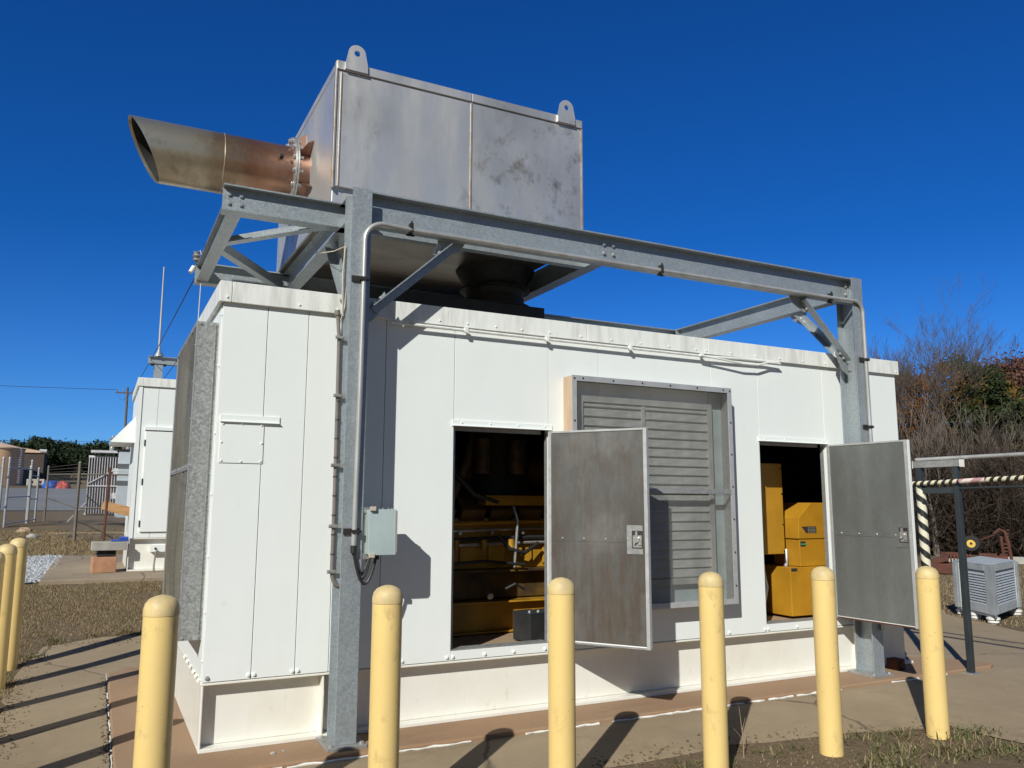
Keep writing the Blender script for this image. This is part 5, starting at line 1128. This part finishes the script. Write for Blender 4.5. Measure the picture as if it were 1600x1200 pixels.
blades('weeds','green and straw weeds around the right bollard bases',(2.3,5.6,-2.4,-1.2),8000,.075,green,44,.0045,'weeds',tuft_keep(fc),.9)
blades('front_turf','sparse dry turf and soil at the front edge of the pavement',(2.2,5.5,-3.0,-1.18),7000,.02,dry+[(.09,.10,.04)],45,.003,keep=lambda X,Y,r_: (Y < -1.26+.06*np.sin(X*7)-(X>4.9)*.12) & patchy(X,Y,r_,.1))
lc2 = [(-1.32,.25,.16),(-1.38,1.2,.18),(-1.3,1.6,.16),(-1.35,2.3,.2),(-1.28,2.9,.16),(-1.15,3.9,.2),(-.95,4.45,.2),(-.6,4.62,.16),(-1.4,3.3,.22),(-1.45,.8,.25),(-.3,4.65,.15),(-1.25,.55,.12)]
blades('weeds','green and straw weeds along the left edge of the pavement',(-1.8,.4,-.2,5),26000,.07,green,46,.004,'weeds',tuft_keep(lc2),.9)
st = thing('dead_weed_stalk', 'single dead weed stalk standing left of the bare based bollard', 'weed', (3.22,-1.32,0)); b = MB(); b.tube([(3.22,-1.32,0),(3.215,-1.32,.15),(3.20,-1.31,.33)],[.004,.003,.001],5); b.tube([(3.217,-1.32,.12),(3.12,-1.33,.22)],[.002,.001],4); b.tube([(3.212,-1.32,.18),(3.26,-1.30,.25)],[.002,.001],4); b.build('stalk', G['wood'], st)
for k,(x,y,z,s) in enumerate(((.42,-.2,.1,.014),(.49,-.17,.1,.008),(.9,-.27,.1,.008),(-.85,.25,.008,.014),(.75,-.24,.1,.007))):
    o = heap('pebble','small pale stone on the bare concrete','pebble',(x,y,z+s*.2),s*1.2,s,s*.8,G['stone'],60+k); o['group'] = 'pebbles on the concrete'

def crumbs(name, label, pts, m, lo, hi, seed):
    r_ = np.random.default_rng(seed); b = MB()
    for x, y in pts:
        s_ = lo+(hi-lo)*r_.random()**2.5; z = h(x,y)+.008+s_*.3; q = r_.uniform(.7,1.3,6)
        b.add([(x+s_*q[0],y,z),(x-s_*q[1],y,z),(x,y+s_*q[2],z),(x,y-s_*q[3],z),(x,y,z+s_*.7*q[4]),(x,y,z-s_*.6)],[(0,2,4),(2,1,4),(1,3,4),(3,0,4),(2,0,5),(1,2,5),(3,1,5),(0,3,5)])
    o = b.build(name, m); return stuff(o, label, 'soil crumbs')
r_ = np.random.default_rng(77)
fp = [(x, -1.12-.1*(x>3.6)-.12*(x>4.6)+r_.normal()*.10) for x in r_.uniform(2.2,5.4,900)]
crumbs('soil_crumbs','brown soil crumbs spilled over the front edge of the pavement',fp,G['ground'],.003,.014,5)
lp_ = [(-1.2+abs(r_.normal())*.09, y) for y in r_.uniform(-.6,4.3,700)]+[(x, 4.4-abs(r_.normal())*.10) for x in r_.uniform(-1.1,.2,260)]+[(-.49-abs(r_.normal())*.03,y) for y in r_.uniform(-.4,2.9,160)]
crumbs('soil_crumbs','brown soil crumbs along the left edge of the pavement',lp_,G['ground'],.003,.012,6)
gp = list(zip(r_.uniform(-3.0,-1.2,5200).tolist(), r_.uniform(7.95,13.9,5200).tolist()))
crumbs('gravel_stones','pale grey gravel stones beside the far concrete pad',gp,simple('pale_stone',(.46,.48,.50),.85,0,(.24,.25,.27),30),.012,.045,9)
# ------------------------------------------------------------------ light, sky, camera
SAZ, SEL = R(228), R(33.7)
S.world = bpy.data.worlds.new('World'); S.world.use_nodes = True; nt = S.world.node_tree
bg = nt.nodes['Background']; sky = nt.nodes.new('ShaderNodeTexSky'); sky.sky_type = 'NISHITA'; sky.sun_disc = False; sky.sun_elevation = SEL; sky.sun_rotation = SAZ; sky.air_density = 1.0; sky.dust_density = .0; sky.ozone_density = 4.0; sky.altitude = 300
hs_ = nt.nodes.new('ShaderNodeHueSaturation'); hs_.inputs['Saturation'].default_value = 1.1; hs_.inputs['Value'].default_value = 1.0
nt.links.new(sky.outputs[0], hs_.inputs['Color']); tint = nt.nodes.new('ShaderNodeMix'); tint.data_type = 'RGBA'; tint.blend_type = 'MULTIPLY'; tint.inputs[0].default_value = 1; 
tcw = nt.nodes.new('ShaderNodeTexCoord'); dt = nt.nodes.new('ShaderNodeVectorMath'); dt.operation = 'DOT_PRODUCT'; nt.links.new(tcw.outputs['Generated'], dt.inputs[0])
dt.inputs[1].default_value = (math.sin(SAZ)*math.cos(SEL), math.cos(SAZ)*math.cos(SEL), math.sin(SEL))
mrw = nt.nodes.new('ShaderNodeMapRange'); mrw.inputs[1].default_value = .05; mrw.inputs[2].default_value = .6; nt.links.new(dt.outputs['Value'], mrw.inputs[0])
tm = nt.nodes.new('ShaderNodeMix'); tm.data_type = 'RGBA'; nt.links.new(mrw.outputs[0], tm.inputs[0]); sxw = nt.nodes.new('ShaderNodeSeparateXYZ'); nt.links.new(tcw.outputs['Generated'], sxw.inputs[0]); mre = nt.nodes.new('ShaderNodeMapRange'); mre.inputs[1].default_value = .30; mre.inputs[2].default_value = .03; nt.links.new(sxw.outputs[2], mre.inputs[0])
te = nt.nodes.new('ShaderNodeMix'); te.data_type = 'RGBA'; nt.links.new(mre.outputs[0], te.inputs[0]); te.inputs[6].default_value = (.11,.61,1.25,1); te.inputs[7].default_value = (.40,.80,1.45,1); nt.links.new(te.outputs[2], tm.inputs[6])
tm.inputs[7].default_value = (.52,.46,.42,1); nt.links.new(tm.outputs[2], tint.inputs[7])
nt.links.new(hs_.outputs[0], tint.inputs[6]); nt.links.new(tint.outputs[2], bg.inputs['Color']); bg.inputs['Strength'].default_value = .075
su = bpy.data.lights.new('sun', 'SUN'); su.energy = 5.0; su.angle = R(.53); su.color = (.98,.975,.915); so = bpy.data.objects.new('sun', su); COL.objects.link(so)
to = V((math.sin(SAZ)*math.cos(SEL), math.cos(SAZ)*math.cos(SEL), math.sin(SEL))); so.rotation_euler = to.to_track_quat('Z','Y').to_euler(); so.location = to*50
cam = bpy.data.cameras.new('camera'); co = bpy.data.objects.new('camera', cam); COL.objects.link(co); S.camera = co
cam.sensor_width = 36; cam.sensor_fit = 'HORIZONTAL'; cam.lens = 1266.0/1600*36; cam.clip_end = 9000; cam.clip_start = .05
yaw, pitch, roll = .4697, .1459, .0038
fw = V((math.sin(yaw)*math.cos(pitch), math.cos(yaw)*math.cos(pitch), math.sin(pitch))); rt = V((math.cos(yaw),-math.sin(yaw),0)); u = rt.cross(fw)
r2 = rt*math.cos(roll)+u*math.sin(roll); u2 = -rt*math.sin(roll)+u*math.cos(roll)
co.matrix_world = Matrix(((r2.x,u2.x,-fw.x,-.672),(r2.y,u2.y,-fw.y,-5.6164),(r2.z,u2.z,-fw.z,1.65),(0,0,0,1)))
S.view_settings.view_transform = 'Standard'; S.view_settings.look = 'None'; S.view_settings.gamma = 1; S.view_settings.exposure = -.02
S.render.engine = 'CYCLES'; S.cycles.max_bounces = 8; S.cycles.transparent_max_bounces = 12
for o in bpy.data.objects:
    if '_o' in o: del o['_o']
